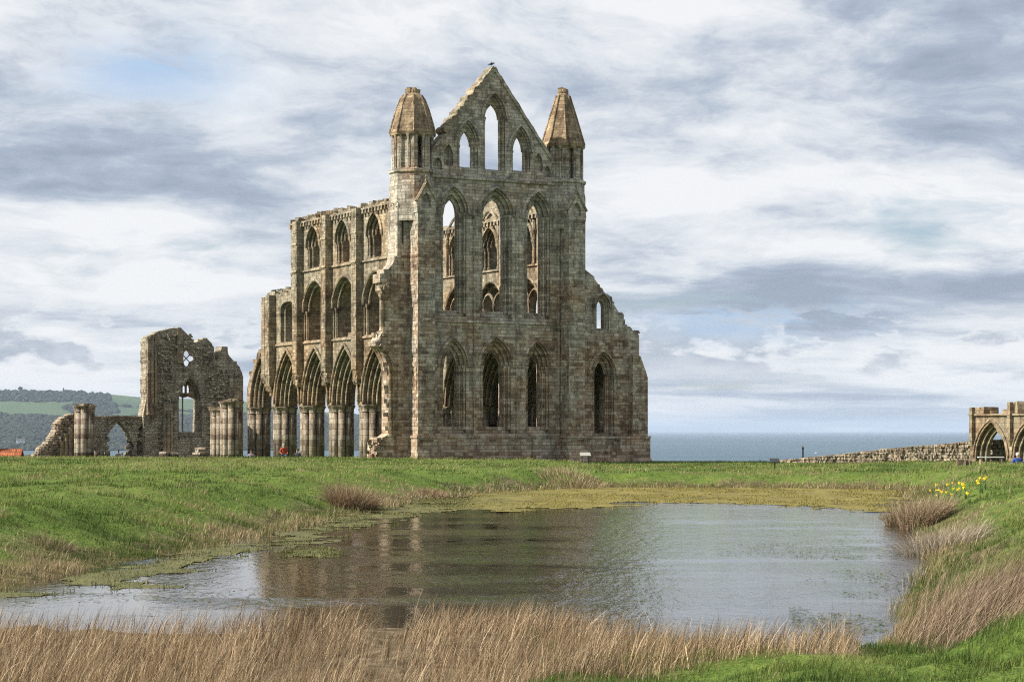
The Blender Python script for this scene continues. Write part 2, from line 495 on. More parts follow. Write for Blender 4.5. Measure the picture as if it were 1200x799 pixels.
def gablet(mb, a0, a1, z0, z1, d0, d1, P):
    c = (a0 + a1) / 2
    mb.wall(P, [(a0, z0), (a1, z0), (c, z1)], [], d0, d1)


def corner(u0, sgn, name_mat):
    """the pair of clasping buttresses under one turret; sgn = -1 for the south corner, +1 for the north"""
    bt = MB()
    a, b = (u0 - .6, u0 + .72) if sgn < 0 else (u0 - .72, u0 + .6)
    bt.box(a, b, -1.2, .3, -.9, 17.3)
    bt.box(a - .06, b + .06, -1.26, .2, 17.0, 17.32, .02)
    bt.wall(PF, [(a - .05, 17.32), (b + .05, 17.32), (b + .05, 17.8), ((a + b) / 2, 19.05), (a - .05, 17.8)],
            [blind((a + b) / 2, .32, 17.36, 17.75, .6, -1.22, .25)], -1.22, .4)
    for k in range(130):
        z = round(rng.uniform(2., 16.8) / .31) * .31 + .16; p = rng.uniform(.01, .045); uu = rng.uniform(a + .05, b - .4); L = rng.uniform(.25, .6)
        bt.box(uu, min(uu + L, b - .01), -1.2 - p, -1.15, z - .145, z + .145, .004)
        if sgn < 0: vv = rng.uniform(-1.15, -.3); bt.box(a - p, a + .05, vv, vv + rng.uniform(.25, .6), z - .145, z + .145, .004)
    o = bt.build('buttress', E, abbey)
    g_ = MB()
    mid = (a + b) / 2
    for s2 in (-1, 1):
        g_.tube([(mid + s2 * (b - a + .3) / 2, -1.2, 17.72), (mid, -1.2, 19.1)], .11, 5)
    g_.lathe(mid, -1.15, [(.1, 19.0), (.13, 19.15), (.05, 19.35), (.1, 19.45), (.02, 19.6)], 6)
    g_.build('gablet', M['warm'], o)
    pb = MB(); pb.box(a - .12, b + .12, -1.33, .2, -.9, 1.68); pb.box(a - .19, b + .19, -1.40, .2, 1.68, 1.84, .04)
    pb.wall(PF, [(a - .13, -.9), (b + .13, -.9), (b + .13, .5), (a - .13, .5)], [], -1.34, .1)
    pb.add([(a - .14, -1.34, .9), (b + .14, -1.34, .9), (b + .14, -1.62, -.1), (a - .14, -1.62, -.1), (a - .14, -1.0, -.1), (b + .14, -1.0, -.1)],
           [(0, 1, 2, 3), (0, 3, 4), (1, 5, 2)])
    pb.build('plinth', E, o)
    # side-facing buttress
    sb = MB()
    c, d = (u0 - 1.5, u0 + .2) if sgn < 0 else (u0 - .2, u0 + 1.45)
    sl = [(u0 + sgn * 1.1 - .07, 14.9), (u0 + sgn * 1.1 + .07, 14.9), (u0 + sgn * 1.1 + .07, 16.6), (u0 + sgn * 1.1 - .07, 16.6)]
    sb.wall(PF, [(c, -.9), (d, -.9), (d, 17.5), (c, 17.5)], [[(sl, .12), (sl, .7), None]], .12, 1.6)
    ec = c if sgn < 0 else d
    sb.wall(PS, [(.12, 17.5), (1.6, 17.5), (.86, 19.0)], [], ec - sgn * .05, u0)
    for k in range(26): sb.rock((ec - sgn * rng.uniform(0, .5), rng.uniform(.15, 1.5), 17.6 + rng.uniform(-.1, .25)), (.35, .35, .25), rng)
    sb.box(c - (.1 if sgn < 0 else 0), d + (.1 if sgn > 0 else 0), .0, 1.7, -.9, 1.66); sb.box(c - (.16 if sgn < 0 else 0), d + (.16 if sgn > 0 else 0), -.06, 1.75, 1.66, 1.82, .03)
    sb.build('buttress', E, abbey)
    # turret
    t = MB()
    t.lathe(u0, .8, [(1.62, 16.5), (1.62, 18.9), (1.55, 19.2), (1.55, 19.75), (1.66, 19.85), (1.66, 20.02), (1.4, 20.1)], 8, math.pi / 8)
    for k in range(8):
        a_ = math.pi / 8 + k * math.pi / 4; x, y = u0 + 1.16 * math.cos(a_), .8 + 1.16 * math.sin(a_)
        t.lathe(x, y, [(.30, 20.05), (.30, 22.4)], 6, a_)
    for k in range(8):
        if k in (2, 6, 0, 4) : continue
        a_ = k * math.pi / 4; t.lathe(u0 + 1.0 * math.cos(a_), .8 + 1.0 * math.sin(a_), [(.33, 20.05), (.33, 22.4)], 4, a_ + math.pi / 4)
    if sgn > 0: t.lathe(u0, .8, [(.95, 20.05), (.95, 22.4)], 8)
    o = t.build('turret', E, abbey)
    for k in range(16):
        a_ = k * math.pi / 8 + .1; x, y = u0 + 1.36 * math.cos(a_), .8 + 1.36 * math.sin(a_)
        q = MB(); q.lathe(x, y, [(.13, 20.08), (.075, 20.2), (.075, 22.1), (.14, 22.35), (.14, 22.42)], 7); q.build('shaft', E, o)
    q = MB(); q.lathe(u0, .8, [(1.35, 22.25), (1.58, 22.4), (1.62, 22.58), (1.5, 22.62)], 8, math.pi / 8); q.build('cornice', M['spire'], o)
    sp = MB()
    if sgn < 0:
        sp.lathe(u0, .8, [(1.58, 22.6), (1.38, 23.35), (1.13, 24.2), (.86, 24.9), (.62, 25.25), (.5, 25.35)], 8, math.pi / 8)
        for k in range(14): a_ = k * .45; sp.rock((u0 + .3 * math.cos(a_), .8 + .3 * math.sin(a_), 25.4 + rng.uniform(-.05, .16)), (.34, .34, .34), rng)
    else:
        sp.lathe(u0, .8, [(1.56, 22.6), (1.0, 24.5), (.46, 26.2), (.36, 26.3)], 8, math.pi / 8)
        for k in range(14): a_ = k * .45; sp.rock((u0 + .22 * math.cos(a_), .8 + .22 * math.sin(a_), 26.3 + rng.uniform(0, .35)), (.26, .26, .28), rng)
    spo = sp.build('spire', M['spire'], o)
    rb = MB()
    for k in range(8):
        a_ = math.pi / 8 + k * math.pi / 4
        pr = [(1.58, 22.62), (1.38, 23.35), (1.13, 24.2), (.86, 24.9), (.62, 25.25)] if sgn < 0 else [(1.56, 22.62), (1.0, 24.5), (.48, 26.15)]
        rb.tube([(u0 + r_ * math.cos(a_), .8 + r_ * math.sin(a_), z_) for r_, z_ in pr], .075, 5)
    rb.build('corner_roll', M['spire'], spo)


corner(0.0, -1, E); corner(12.06, 1, E)

# ---- north aisle: east wall with two lancets, end buttress and ragged gable line
VA = .25
def fa(px, py): return onv(px, py, VA)
rag = jag([fa(686, 316), fa(691, 320), fa(697, 327), fa(703, 336), fa(713, 346), fa(718, 353), fa(724, 364), fa(731, 374), fa(737, 383), fa(748, 392)], .24, .13, dirs=.22)
end = fa(749, 393)
out = [(12.9, -.9), (18.05, -.9), (18.05, 5.6), (end[0], 6.4), end] + rag[::-1] + [(12.9, 14.5)]
mb = MB()
ops = [opening(15.02, 1.02, .46, 2.0, 6.2, 1.62, 1.0, VA, 1.45, drop=.3, depth=(.2, .36, .6)), opening(14.98, .62, .3, 9.55, 11.1, .95, .5, VA, 1.45, drop=.15, depth=(.12, .22, .45))]
mb.wall(PF, out, ops, VA, 1.45)
for k in range(170):
    u = rng.uniform(13.4, 17.3); z = round(rng.uniform(1.9, 11.5) / .31) * .31 + .16
    if z > 13.4 - (u - 13.3) * 1.45 or abs(u - 15) < 1.5 and z < 8.4 or abs(u - 15) < 1. and z > 9: continue
    L = rng.uniform(.3, .7); p = rng.uniform(.012, .05); mb.box(u - L / 2, u + L / 2, VA - p, VA + .05, z - .145, z + .145, .004)
for k in range(90):
    i = rng.randrange(len(rag) - 1); t = rng.random(); a = rag[i][0] * (1 - t) + rag[i + 1][0] * t; b = rag[i][1] * (1 - t) + rag[i + 1][1] * t
    mb.rock((a - .08, rng.uniform(VA + .1, 1.35), b - .06), (rng.uniform(.18, .4), rng.uniform(.3, .5), rng.uniform(.14, .28)), rng, .25)
mb.build('aisle_wall', E, abbey)
surround(PF, 'window_surround', E, abbey, 15.02, 1.02, .46, 6.2, 1.62, 1.0, 2.0, VA)
surround(PF, 'window_surround', E, abbey, 14.98, .62, .3, 11.1, .95, .5, 9.55, VA, hood=.1, shafts=False)
bt = MB()
bt.wall(PF, [(17.25, -.9), (18.55, -.9), (18.55, 6.0), (18.35, 6.55), (17.9, 7.6), (17.25, 7.6)], [], -.35, 1.6)
for k in range(60):
    z = round(rng.uniform(1.9, 5.6) / .31) * .31 + .16; u = rng.uniform(17.3, 18.0); bt.box(u, u + rng.uniform(.25, .5), -.35 - rng.uniform(.01, .05), -.3, z - .145, z + .145, .004)
o = bt.build('buttress', E, abbey)
pb = MB(); pb.box(13.3, 18.67, -.5, 1.3, -1.2, 1.62); pb.box(13.3, 18.73, -.56, 1.3, 1.62, 1.78, .03)
pb.add([(13.3, -.5, .25), (18.67, -.5, .25), (18.67, 1.3, .25), (13.3, -.9, -1.2), (19.3, -.9, -1.2), (19.3, 1.3, -1.2)], [(0, 1, 4, 3), (1, 2, 5, 4)])
pb.build('plinth', E, abbey)
na = MB()
na.wall(PS, jag([(1.4, 6.2), (4, 7.6), (12, 7.8), (20, 7.2), (28, 7.4)], 1.2, .2) + [(28, -.9), (1.4, -.9)],
        [opening(c, .8, .4, 2.4, 5., 1.3, .8, 18.3, 17.3, depth=(.2, .35, .6)) for c in (4.55, 9.85, 15.15, 20.45, 25.75)], 18.3, 17.3)
na.build('aisle_wall', Wm, abbey)

vt_ = MB()
vt_.box(13.02, 17.28, 1.46, 27.5, 7.6, 8.0)
for k in range(6): vt_.box(13.02, 17.28, 1.7 + 5.1 * k, 2.1 + 5.1 * k, 7.1, 7.6)
vt_.build('aisle_vault', Wm, abbey)

# ---- stub of the lost south aisle's east wall
VS = .14
def fs_(px, py): return onv(px, py, VS)
stub = [fs_(480, 548), fs_(480, 296)] + jag([fs_(467, 300), fs_(460, 310), fs_(450, 321), fs_(445, 331), fs_(448, 340), fs_(453, 348)], .35, .1)
stub += [fs_(453, 386)] + jag([fs_(453, 386), fs_(447, 391), fs_(442, 400), fs_(440, 405)], .35, .1)[1:]
stub += [fs_(443, 407), fs_(447.5, 412), fs_(451, 419), fs_(454, 427), fs_(455.5, 436), fs_(455.5, 508)]
stub += jag([fs_(455.5, 508), fs_(450, 512), fs_(448, 522), fs_(443, 533), fs_(442, 548)], .3, .12)[1:]
mb = MB(); mb.wall(PF, stub, [], VS, 1.25)
for k in range(70):
    u = rng.uniform(-2.6, -1.9); z = round(rng.uniform(2., 13.) / .31) * .31 + .16
    if u < -2.4 and z > 10: continue
    L = rng.uniform(.25, .5); p = rng.uniform(.012, .05); mb.box(u, u + L, VS - p, VS + .05, z - .145, z + .145, .004)
for k in range(40):
    b = fs_(rng.choice((447, 444, 450, 446)), rng.uniform(515, 540)); mb.rock((b[0] + rng.uniform(-.3, .3), rng.uniform(.2, 1.3), b[1]), (.4, .4, .3), rng)
for k in range(26):
    b = fs_(rng.uniform(440, 452), rng.uniform(388, 402)); mb.rock((b[0] + .3, rng.uniform(.2, 1.1), b[1]), (.32, .4, .26), rng)
st_o = mb.build('aisle_wall', E, abbey)
q = MB()
for dx, vv, rr in ((0, .05, .13), (-.28, .3, .11), (-.5, .6, .10)):
    ph = [fs_(462 + dx * 12, 430), fs_(459.5 + dx * 12, 421), fs_(455 + dx * 12, 413.5), fs_(450 + dx * 10, 408), fs_(445 + dx * 8, 404)]
    q.tube([(a, vv, b) for a, b in ph], rr, 6)
q.build('window_surround', E, st_o)
for px_, z0, z1 in ((456.5, 511, 430), (460.5, 511, 430)):
    a, b0 = fs_(px_, z0); b1 = fs_(px_, z1)[1]; q = MB(); q.lathe(a, .08, [(.19, b0), (.14, b0 + .2), (.12, b1 - .35), (.2, b1 - .05), (.22, b1 + .08)], 8); q.build('shaft', Wm, st_o)
for px_ in (449, 453.5):
    a, b0 = fs_(px_, 388); b1 = fs_(px_, 345)[1]; q = MB(); q.lathe(a, .3, [(.24, b0), (.18, b0 + .3), (.17, b1 - .4), (.26, b1 - .1), (.28, b1 + .05)], 8)
    for k in range(8): q.rock((a + rng.uniform(-.2, .2), .3 + rng.uniform(-.2, .2), b1 + rng.uniform(0, .6)), (.28, .28, .26), rng)
    q.build('shaft', Wm, st_o)

# ---- choir walls: arcade, triforium and clerestory
BAY = 5.3; V1 = 4.55
CAPZ = 4.05


def arcade_poly(v0, v1, z1, arches, z0=CAPZ):
    p = [(v0, z1), (v0, z0)]
    for c, w, ri in arches:
        if c - w > v0 + .01: p += arc_only(c, w, z0, ri, 12)
    return p + [(v1, z0), (v1, z1)]


ORD = [(2.28, 4.1), (2.06, 3.8), (1.84, 3.45), (1.62, 3.05)]


def choir_wall(u_out, u_in, nb, vend, vclere, south):
    s = 1 if u_in > u_out else -1; T = abs(u_in - u_out)
    centres = [V1 + BAY * k for k in range(nb)]
    mb = MB()
    dd = [0, .28, .54, .78, T - .78, T - .54, T - .28, T]
    for i, o in enumerate((0, 1, 2, 3, 2, 1, 0)):
        w, ri = ORD[o]
        vv = centres[-1] + 2.65
        mb.wall(PS, arcade_poly(1.0, vv + .3, 8.72, [(c, w, ri) for c in centres]), [], u_out + s * (dd[i] + .0015), u_out + s * (dd[i + 1] - .0015))
    low = [(1.0, 8.72), (centres[-1] + 2.95, 8.72)]
    low += jag([(centres[-1] + 2.95, 8.72), (vend - .2, 8.1 if south else 8.6), (vend, 7.2 if south else 9)], .4, .12)[1:]
    up = jag([(vend, 7.2 if south else 9), (vend, 12.9)], .5, .05) + jag([(vend - .05, 12.95), (vclere + .05, 12.85)], .5, .12) + jag([(vclere, 12.9), (vclere, 18.0)], .45, .06)
    top = jag([(vclere, 18.0), (14., 18.1), (7., 18.1), (1.0, 18.15)], .5, .11)
    ops = []; tri = []; cle = []
    for c in centres:
        A = arch(c + .05, 1.98, 8.95, 11.1, 2.2); B = arch(c + .05, 1.72, 8.95, 11.1, 1.95)
        if south and c + 1.3 > vclere:
            A = arch(c, 1.35, 9.0, 11.6, .5); B = arch(c, 1.1, 9.0, 11.5, .4)
        else: tri.append(c + .05)
        ops.append([(A, u_out), (A, u_out + s * .3), (B, u_out + s * .3), (B, u_in)])
    for c in centres:
        if c + 1.3 > vclere: continue
        ops.append(opening(c + .3, 1.12, .72, 14.45, 15.95, 1.5, 1.05, u_out, u_in, drop=.1, rear=1.15, depth=(.22, .4, .8)) if south else
                   opening(c + .2, 1.3, 1.0, 14.3, 16.0, 1.9, 1.5, u_out, u_in, drop=.05, rear=1.2, depth=(.22, .4, .8))); cle.append(c + (.3 if south else .2))
    mb.wall(PS, low + up[1:] + top[1:], ops, u_out, u_in)
    for k in range(150):
        v = rng.uniform(1.5, vclere); mb.rock((u_out + s * rng.uniform(.1, T - .1), v, 18.1 + rng.uniform(-.1, .22)), (.4, .45, .3), rng)
    for k in range(45):
        v = rng.uniform(vclere, vend - .1); mb.rock((u_out + s * rng.uniform(.1, T - .1), v, 12.95 + rng.uniform(-.1, .2)), (.4, .45, .3), rng)
    wl = mb.build('choir_wall', Wm, abbey)
    # arch mouldings
    for c in centres:
        q = MB()
        for (w, ri), d_ in zip(ORD, (0.03, .31, .57, .82)):
            q.tube([PS(a, b, u_out + s * d_) for a, b in arc_only(c, w - .02, CAPZ, ri, 14)], .095, 6)
            q.tube([PS(a, b, u_out + s * (d_ + .14)) for a, b in arc_only(c, w - .02, CAPZ, ri, 14)], .07, 6)
        q.tube([PS(a, b, u_out - s * .08) for a, b in arc_only(c, 2.42, CAPZ + .2, 4.15, 14)], .10, 6)
        q.build('arch_moulding', Wm, wl, smooth=True)
    for c in tri:
        q = MB(); q.tube([PS(a, b, u_out - s * .05) for a, b in arc_only(c, 2.08, 11.1, 2.32)], .12, 6)
        q.tube([PS(a, b, u_out + s * .3) for a, b in arc_only(c, 1.74, 11.1, 1.97)], .09, 6)
        for sd in (-1, 1):
            x, y, _ = PS(c + sd * 1.8, 0, u_out + s * .16); q.lathe(x, y, [(.12, 8.95), (.09, 9.1), (.09, 10.8), (.16, 11.05), (.16, 11.15)], 8)
            a, b = sorted((u_out + s * .32, u_in - s * .05)); v0, v1 = sorted((c + sd * 1.66, c + sd * 1.76))
            q.box(a, b, v0, v1, 11.0, 11.14)
        for k in range(2): q.rock((u_out + s * 1.0, c + rng.uniform(-1.2, 1.2), 9.1), (.5, .45, .45), rng)
        q.build('window_surround', Wm, wl)
    for c in cle:
        su = surround(PS, 'window_surround', Wm, wl, c, 1.12, .72, 15.95, 1.5, 1.05, 14.45, u_out, s, hood=.12)
    if not south:
        for c in centres:
            q = MB()
            for dv in (-.02,): q.lathe(u_out + s * .25, c + dv + .05, [(.16, 8.95), (.1, 9.1), (.1, 11.2), (.17, 11.5), (.17, 11.6)], 8)
            for sd in (-1, 1): q.tube([PS(a, b, u_out + s * .25) for a, b in arc_only(c + .05 + sd * .86, .84, 11.5, 1.0, 6)], .1, 5)
            for sd in (-1, 1): q.lathe(u_out - s * .12, c + sd * 1.55 + .2, [(.13, 14.3), (.09, 14.5), (.09, 16.4), (.17, 16.7), (.17, 16.8)], 8)
            q.tube([PS(a, b, u_out - s * .1) for a, b in arc_only(c + .2, 1.55, 16.75, 2.0, 8)], .12, 6)
            q.build('arch_moulding', Wm, wl)
    cb = MB()
    v = 1.6
    while v < vclere - .3:
        a, b = sorted((u_out - s * .28, u_out + s * .05)); cb.box(a, b, v, v + .22, 17.55, 17.85, .03); v += .52
    a, b = sorted((u_out - s * .2, u_out + s * .05)); cb.box(a, b, 1.2, vclere - .1, 17.85, 17.98, .01)
    cb.build('corbel_table', Wm, wl)
    sc = MB()
    for z, e in ((14.12, vclere), (8.72, vend - .3)):
        a, b = sorted((u_out - s * .11, u_out + s * .04)); sc.box(a, b, 1.2, e, z, z + .14, .015)
    sc.build('string_course', Wm, wl)
    return centres, wl


UO, UI = -.94, .9
cen, cw = choir_wall(UO, UI, 4, 24.5, 19.75, True)
for k, v in enumerate((6.8, 12.1, 17.4, 22.75)):
    p = MB(); top = 18.0 if k < 3 else 12.7
    p.box(-1.5, UO + .05, v, v + .82, 6.5, top); p.box(-1.44, UO, v + .1, v + .7, 6.0, 6.5); p.box(-1.3, UO, v + .2, v + .6, 5.6, 6.0)
    if k < 3: p.box(-1.58, UO, v - .06, v + .88, 14.1, 14.27, .02); p.box(-1.56, UO, v - .05, v + .87, 16.2, 16.34, .03)
    for j in range(6): p.rock((-1.25, v + rng.uniform(.1, .7), 6.2 - .12 * j), (.4, .4, .3), rng)
    for j in range(40):
        z = round(rng.uniform(6.6, top - .4) / .31) * .31 + .16; q_ = rng.uniform(.01, .04)
        p.box(-1.5 - q_, -1.45, v + .02 + rng.uniform(0, .3), v + .5 + rng.uniform(0, .3), z - .145, z + .145, .004)
    p.build('pilaster', Wm, abbey)
p = MB(); p.box(-1.45, UO + .02, 23.8, 24.48, 6.6, 12.6)
for j in range(14): p.rock((-1.2, 24.1 + rng.uniform(-.4, .4), 6.6 - rng.uniform(0, .6)), (.4, .4, .3), rng)
p.build('pilaster', Wm, abbey)
choir_wall(11.16, 13.0, 5, 33., 31., False)
nt_ = MB()
nt_.wall(PS, [(1., 17.9), (13.2, 17.9)] + jag([(13.2, 17.9), (12.6, 19.2), (9., 19.8), (5., 20.), (1., 20.)], .5, .15)[1:], [], 12.9, 11.3)
nt_.build('choir_wall', Wm, abbey)


def pier(u, v, z1=CAPZ, r=.66, sr=.27, zb=-.9, mat=None, parent=abbey, ragged=False, ns=8, label=None):
    mat = mat or M['drum']; mb = MB()
    mb.lathe(u, v, [(r * .74, zb), (r * .74, z1 - .45)], 12)
    for k in range(ns):
        a = k * 2 * math.pi / ns + .39; rr = sr * (1. if k % 2 else .82)
        mb.lathe(u + r * math.cos(a), v + r * math.sin(a), [(rr, zb), (rr * .98, z1 - .5)], 10)
    o = mb.build('pier', mat, parent, smooth=False)
    for f in o.data.polygons: f.use_smooth = abs(f.normal.z) < .5
    cp = MB()
    for k in range(ns):
        a = k * 2 * math.pi / ns + .39; cp.lathe(u + r * math.cos(a), v + r * math.sin(a), [(sr * .95, z1 - .55), (sr * 1.1, z1 - .5), (sr * .98, z1 - .45), (sr * 1.05, z1 - .3), (sr * 1.4, z1 - .12), (sr * 1.45, z1 - .02)], 10)
    cp.lathe(u, v, [(r * 1.0, z1 - .4), (r + sr * 1.25, z1 - .1), (r + sr * 1.38, z1 - .07), (r + sr * 1.38, z1 - .015)], 16)
    cp.build('capital', mat, o)
    bs = MB(); bs.lathe(u, v, [(r + sr * 1.4, zb - .3), (r + sr * 1.4, zb + .3), (r + sr * 1.2, zb + .45), (r + sr * 1.0, zb + .55)], 8, .39)
    bs.build('base', mat, o)
    return o


for v in (1.9, 7.2, 12.5, 17.8, 23.1, 28.4): pier(-.02, v)
for v in (1.9, 7.2, 12.5, 17.8, 23.1, 28.4, 33.): pier(12.06, v)
# broken springing of the fifth arch
mb = MB()
for i, (w, ri) in enumerate(ORD):
    c = V1 + BAY * 4
    d0 = UO + i * .26; d1 = UI - i * .26
    pts = arc_only(c, w, CAPZ, ri, 12)
    tip = pts[12]
    left = [p for p in pts[13:]]                      # the far half, rising from the last pier
    poly = [(tip[0] - .3, tip[1] - .35)] + left + [(c + 2.95, CAPZ), (c + 2.9, 5.6), (c + 2.2, 6.6), (c + 1.4, 7.4), (c + .5, tip[1] + .45), (c + .05, tip[1] + .5)]
    if i == 3: d0, d1 = UO + .78, UI - .78
    else: pass
    mb.wall(PS, poly, [], d0, d0 + .25); mb.wall(PS, poly, [], d1 - .25, d1)
    if i == 3: continue
for i, (w, ri) in enumerate(ORD):
    pts = arc_only(V1 + BAY * 4, w, CAPZ, ri, 12)[12:]
    mb.tube([PS(a, b, UO + .03 + i * .27) for a, b in pts], .1, 6)
for k in range(60):
    t = rng.random(); mb.rock((rng.uniform(-.8, .8), V1 + BAY * 4 + .1 + t * 2.7, 8.3 - 2.6 * t * t + rng.uniform(-.2, .1)), (.4, .45, .3), rng)
for k in range(34): mb.rock((rng.uniform(-.9, .5), 23.1 + rng.uniform(-.2, 1.8), 6.2 + rng.uniform(-1.2, 1.0)), (.45, .45, .35), rng)
mb.build('arch_moulding', Wm, abbey)

# ================================================================== OTHER RUINS (abbey frame)
VW = 50.0
def fw(px, py): return onv(px, py, VW)


def org_of(px, py, v):
    u, z = onv(px, py, v); return (u, v, -1.2)


# ---- tall west wall
OW = org_of(225, 540, VW); ORG[0] = OW
west = abbey_thing('ruined_west_wall', 'tall ragged stone wall with pointed window and diamond quatrefoil, standing left of the church', 'ruin', OW)
tl = [(171, 470), (171, 400), (172, 395), (180, 392), (186, 388), (196, 386), (203, 384.5), (212, 384), (216, 388), (222, 394), (229, 403), (233, 398), (238, 396), (243, 397), (248, 402), (251, 410), (252, 421), (256, 421), (257, 413), (260, 406), (264, 406), (267, 412), (268, 416), (274, 423), (281, 430), (284, 437), (284, 470)]
outl = jag([fw(*p) for p in tl], .28, .08, dirs=.3)
outl = [fw(168, 545)] + [fw(168, 485)] + outl + [fw(284.5, 545)]
cu, _ = fw(222.5, 480); zA = fw(222, 441)[1]; zS = fw(222, 470)[1]; zB = fw(222, 506)[1]
k_ = 2400 / (Y0 + cu * ST + VW * CT) * .9
hw = 13.5 / k_; wi = 10.5 / k_
Oa = arch(cu, hw, zB - .5, zS, zA - zS); Ob = arch(cu - .05, wi, zB, zS, (zA - zS) * .82)
Oc = [(a + (rng.uniform(-.08, .08) if i not in (0, 1) else 0), b) for i, (a, b) in enumerate(Ob)]
qc = fw(219, 420)
def foil(r0, n=24, k=.28): return [(qc[0] + r0 * (1 - k * math.cos(4 * t + math.pi) * -1 if False else 1 + k * math.cos(4 * t)) * math.cos(t), qc[1] + r0 * (1 + k * math.cos(4 * t)) * math.sin(t)) for t in [2 * math.pi * i / n for i in range(n)]]
Qa = [(qc[0] + .86 * math.cos(2 * math.pi * i / 24), qc[1] + .86 * math.sin(2 * math.pi * i / 24)) for i in range(24)]
Qb = foil(.56, 32)
Qa = [(qc[0] + .86 * math.cos(2 * math.pi * i / 32), qc[1] + .86 * math.sin(2 * math.pi * i / 32)) for i in range(32)]
Qc = [(qc[0] + 1.25 * math.cos(2 * math.pi * i / 32), qc[1] + 1.25 * math.sin(2 * math.pi * i / 32)) for i in range(32)]
mb = MB()
mb.wall(PF, outl, [[(Oa, VW), (Oa, VW + .3), (Ob, VW + .3), (Oc, VW + 1.5)], [(Qa, VW), (Qa, VW + .12), (Qb, VW + .12), (Qb, VW + .26), (Qc, VW + .5), (Qc, VW + 1.5)]], VW, VW + 1.5)
r2 = random.Random(5)
for k in range(1100):
    px = r2.uniform(186, 282); py = r2.uniform(392, 540)
    if 204 < px < 243 and py > 432 or 206 < px < 232 and 408 < py < 432: continue
    a, b = fw(px, py)
    if py < 436 and px > 246 and py < 425 + (px - 250) * .5: continue
    if py < 404 and not 190 < px < 224: continue
    mb.rock((a, VW + r2.uniform(-.1, .06), b), (r2.uniform(.18, .42), .26, r2.uniform(.12, .26)), r2)
mb.build('wall', M['rubble'], west)
tr = MB()      # surviving window tracery and mullion, quatrefoil bars
t0 = fw(221, 466)[1]
A1 = [(p[0], max(p[1], t0)) for p in arch(cu - .05, wi - .02, t0, zS, (zA - zS) * .82)]
sl = []
for dx in (-.28, .12):
    x = cu - .05 + dx; sl.append([(arch(x, .13, t0 + .45, t0 + .95, .25, 5), VW + .6), (arch(x, .13, t0 + .45, t0 + .95, .25, 5), VW + .85)])
tr.wall(PF, [(cu - wi * .86, t0 + .15), (cu - .4, t0), (cu + .1, t0 + .12), (cu + wi * .8, t0 - .1)] + [p for p in arc_only(cu - .05, wi + .03, zS, (zA - zS) * .84)[::-1] if p[1] > t0 + .3], sl, VW + .6, VW + .85)
x = fw(213, 480)[0]; tr.lathe(x + .35, VW + .75, [(.07, zB - .1), (.07, t0 + .4)], 6)
x = qc[0]
for s2 in (-1, 1): tr.tube([(x - .5, VW + .2, qc[1] - .5 * s2), (x + .5, VW + .2, qc[1] + .5 * s2)], .05, 5)
tr.build('tracery', M['far'], west)
for px_, py0, py1, r_ in ((173, 486, 398, .16), (177, 486, 394, .19), (181.5, 486, 395, .14), (192, 530, 481, .17), (196, 530, 481, .19), (200, 530, 481, .15)):
    a, b0 = fw(px_, py0); b1 = fw(px_, py1)[1]; q = MB(); q.lathe(a, VW - .2, [(r_ * 1.4, b0), (r_, b0 + .2), (r_, b1 - .3), (r_ * 1.5, b1), (r_ * 1.5, b1 + .12)], 9); q.build('shaft', M['far'], west)
q = MB(); a0, b1 = fw(190, 473); a1, b0 = fw(203.5, 481); q.box(a0, a1, VW - .45, VW + .05, b0, b1, .02); q.build('capital', M['far'], west)
q = MB()
for kk, rr in ((hw + .1, .11), (hw - .05, .08)): q.tube([PF(a, b, VW + .02) for a, b in arc_only(cu, kk, zS, zA - zS + kk - hw)], rr, 6)
q.build('window_surround', M['rubble'], west)
q = MB()
a, b = fw(272, 440); q.box(fw(268, 440)[0], fw(284, 440)[0], VW - .2, VW + .02, -1.5, fw(270, 440)[1]); q.box(fw(207, 440)[0], fw(214, 440)[0], VW - .2, VW + .02, fw(210, 425)[1], fw(210, 389)[1]); q.build('pilaster', M['far'], west)

# ---- low arcaded wall joined to it on its left
VL = 50.4
def fl(px, py): return onv(px, py, VL)
OL = org_of(140, 540, VL); ORG[0] = OL
arcw = abbey_thing('ruined_arcade_wall', 'low grass-topped stone wall with one ragged open arch and one blocked arch', 'ruin', OL)
mb = MB()
hole = [fl(*p) for p in ((122, 548), (122, 529), (126, 521), (124, 514), (129, 505), (134, 498), (139.5, 493.5), (145, 499), (148, 504), (152, 509), (153, 516), (157, 521), (155, 530), (156, 548))]
outl = [fl(86, 548), fl(86, 490)] + jag([fl(95, 488), fl(110, 487), fl(140, 486.5), fl(169, 487)], .5, .05)[:-1] + [fl(170, 488), fl(170, 490), fl(191, 490), fl(191, 548), fl(156, 548)] + hole[::-1][1:-1] + [fl(122, 548)]
bl = [(arch(fl(173, 520)[0], 1.0, fl(173, 533)[1], fl(173, 512)[1], fl(173, 492)[1] - fl(173, 512)[1], 6), VL), (arch(fl(173, 520)[0], .85, fl(173, 533)[1] + .1, fl(173, 512)[1], fl(173, 494)[1] - fl(173, 512)[1], 6), VL + .35), None]
mb.wall(PF, outl, [bl], VL, VL + 1.1)
for k in range(150):
    px = r2.uniform(112, 168); py = r2.uniform(494, 540)
    if 118 < px < 162 and py > 490 + abs(px - 140) * .5: continue
    a, b = fl(px, py); mb.rock((a, VL - .01, b), (r2.uniform(.2, .4), .14, r2.uniform(.12, .25)), r2)
mb.build('wall', M['rubble'], arcw)
q = MB()
for k in range(60):
    px = r2.choice((r2.uniform(120, 127), r2.uniform(151, 158))); py = r2.uniform(503, 538); a, b = fl(px, py)
    q.rock((a, VL + r2.uniform(.2, .9), b), (r2.uniform(.25, .5), .4, r2.uniform(.16, .32)), r2)
q.build('broken_jamb', M['rubble'], arcw)
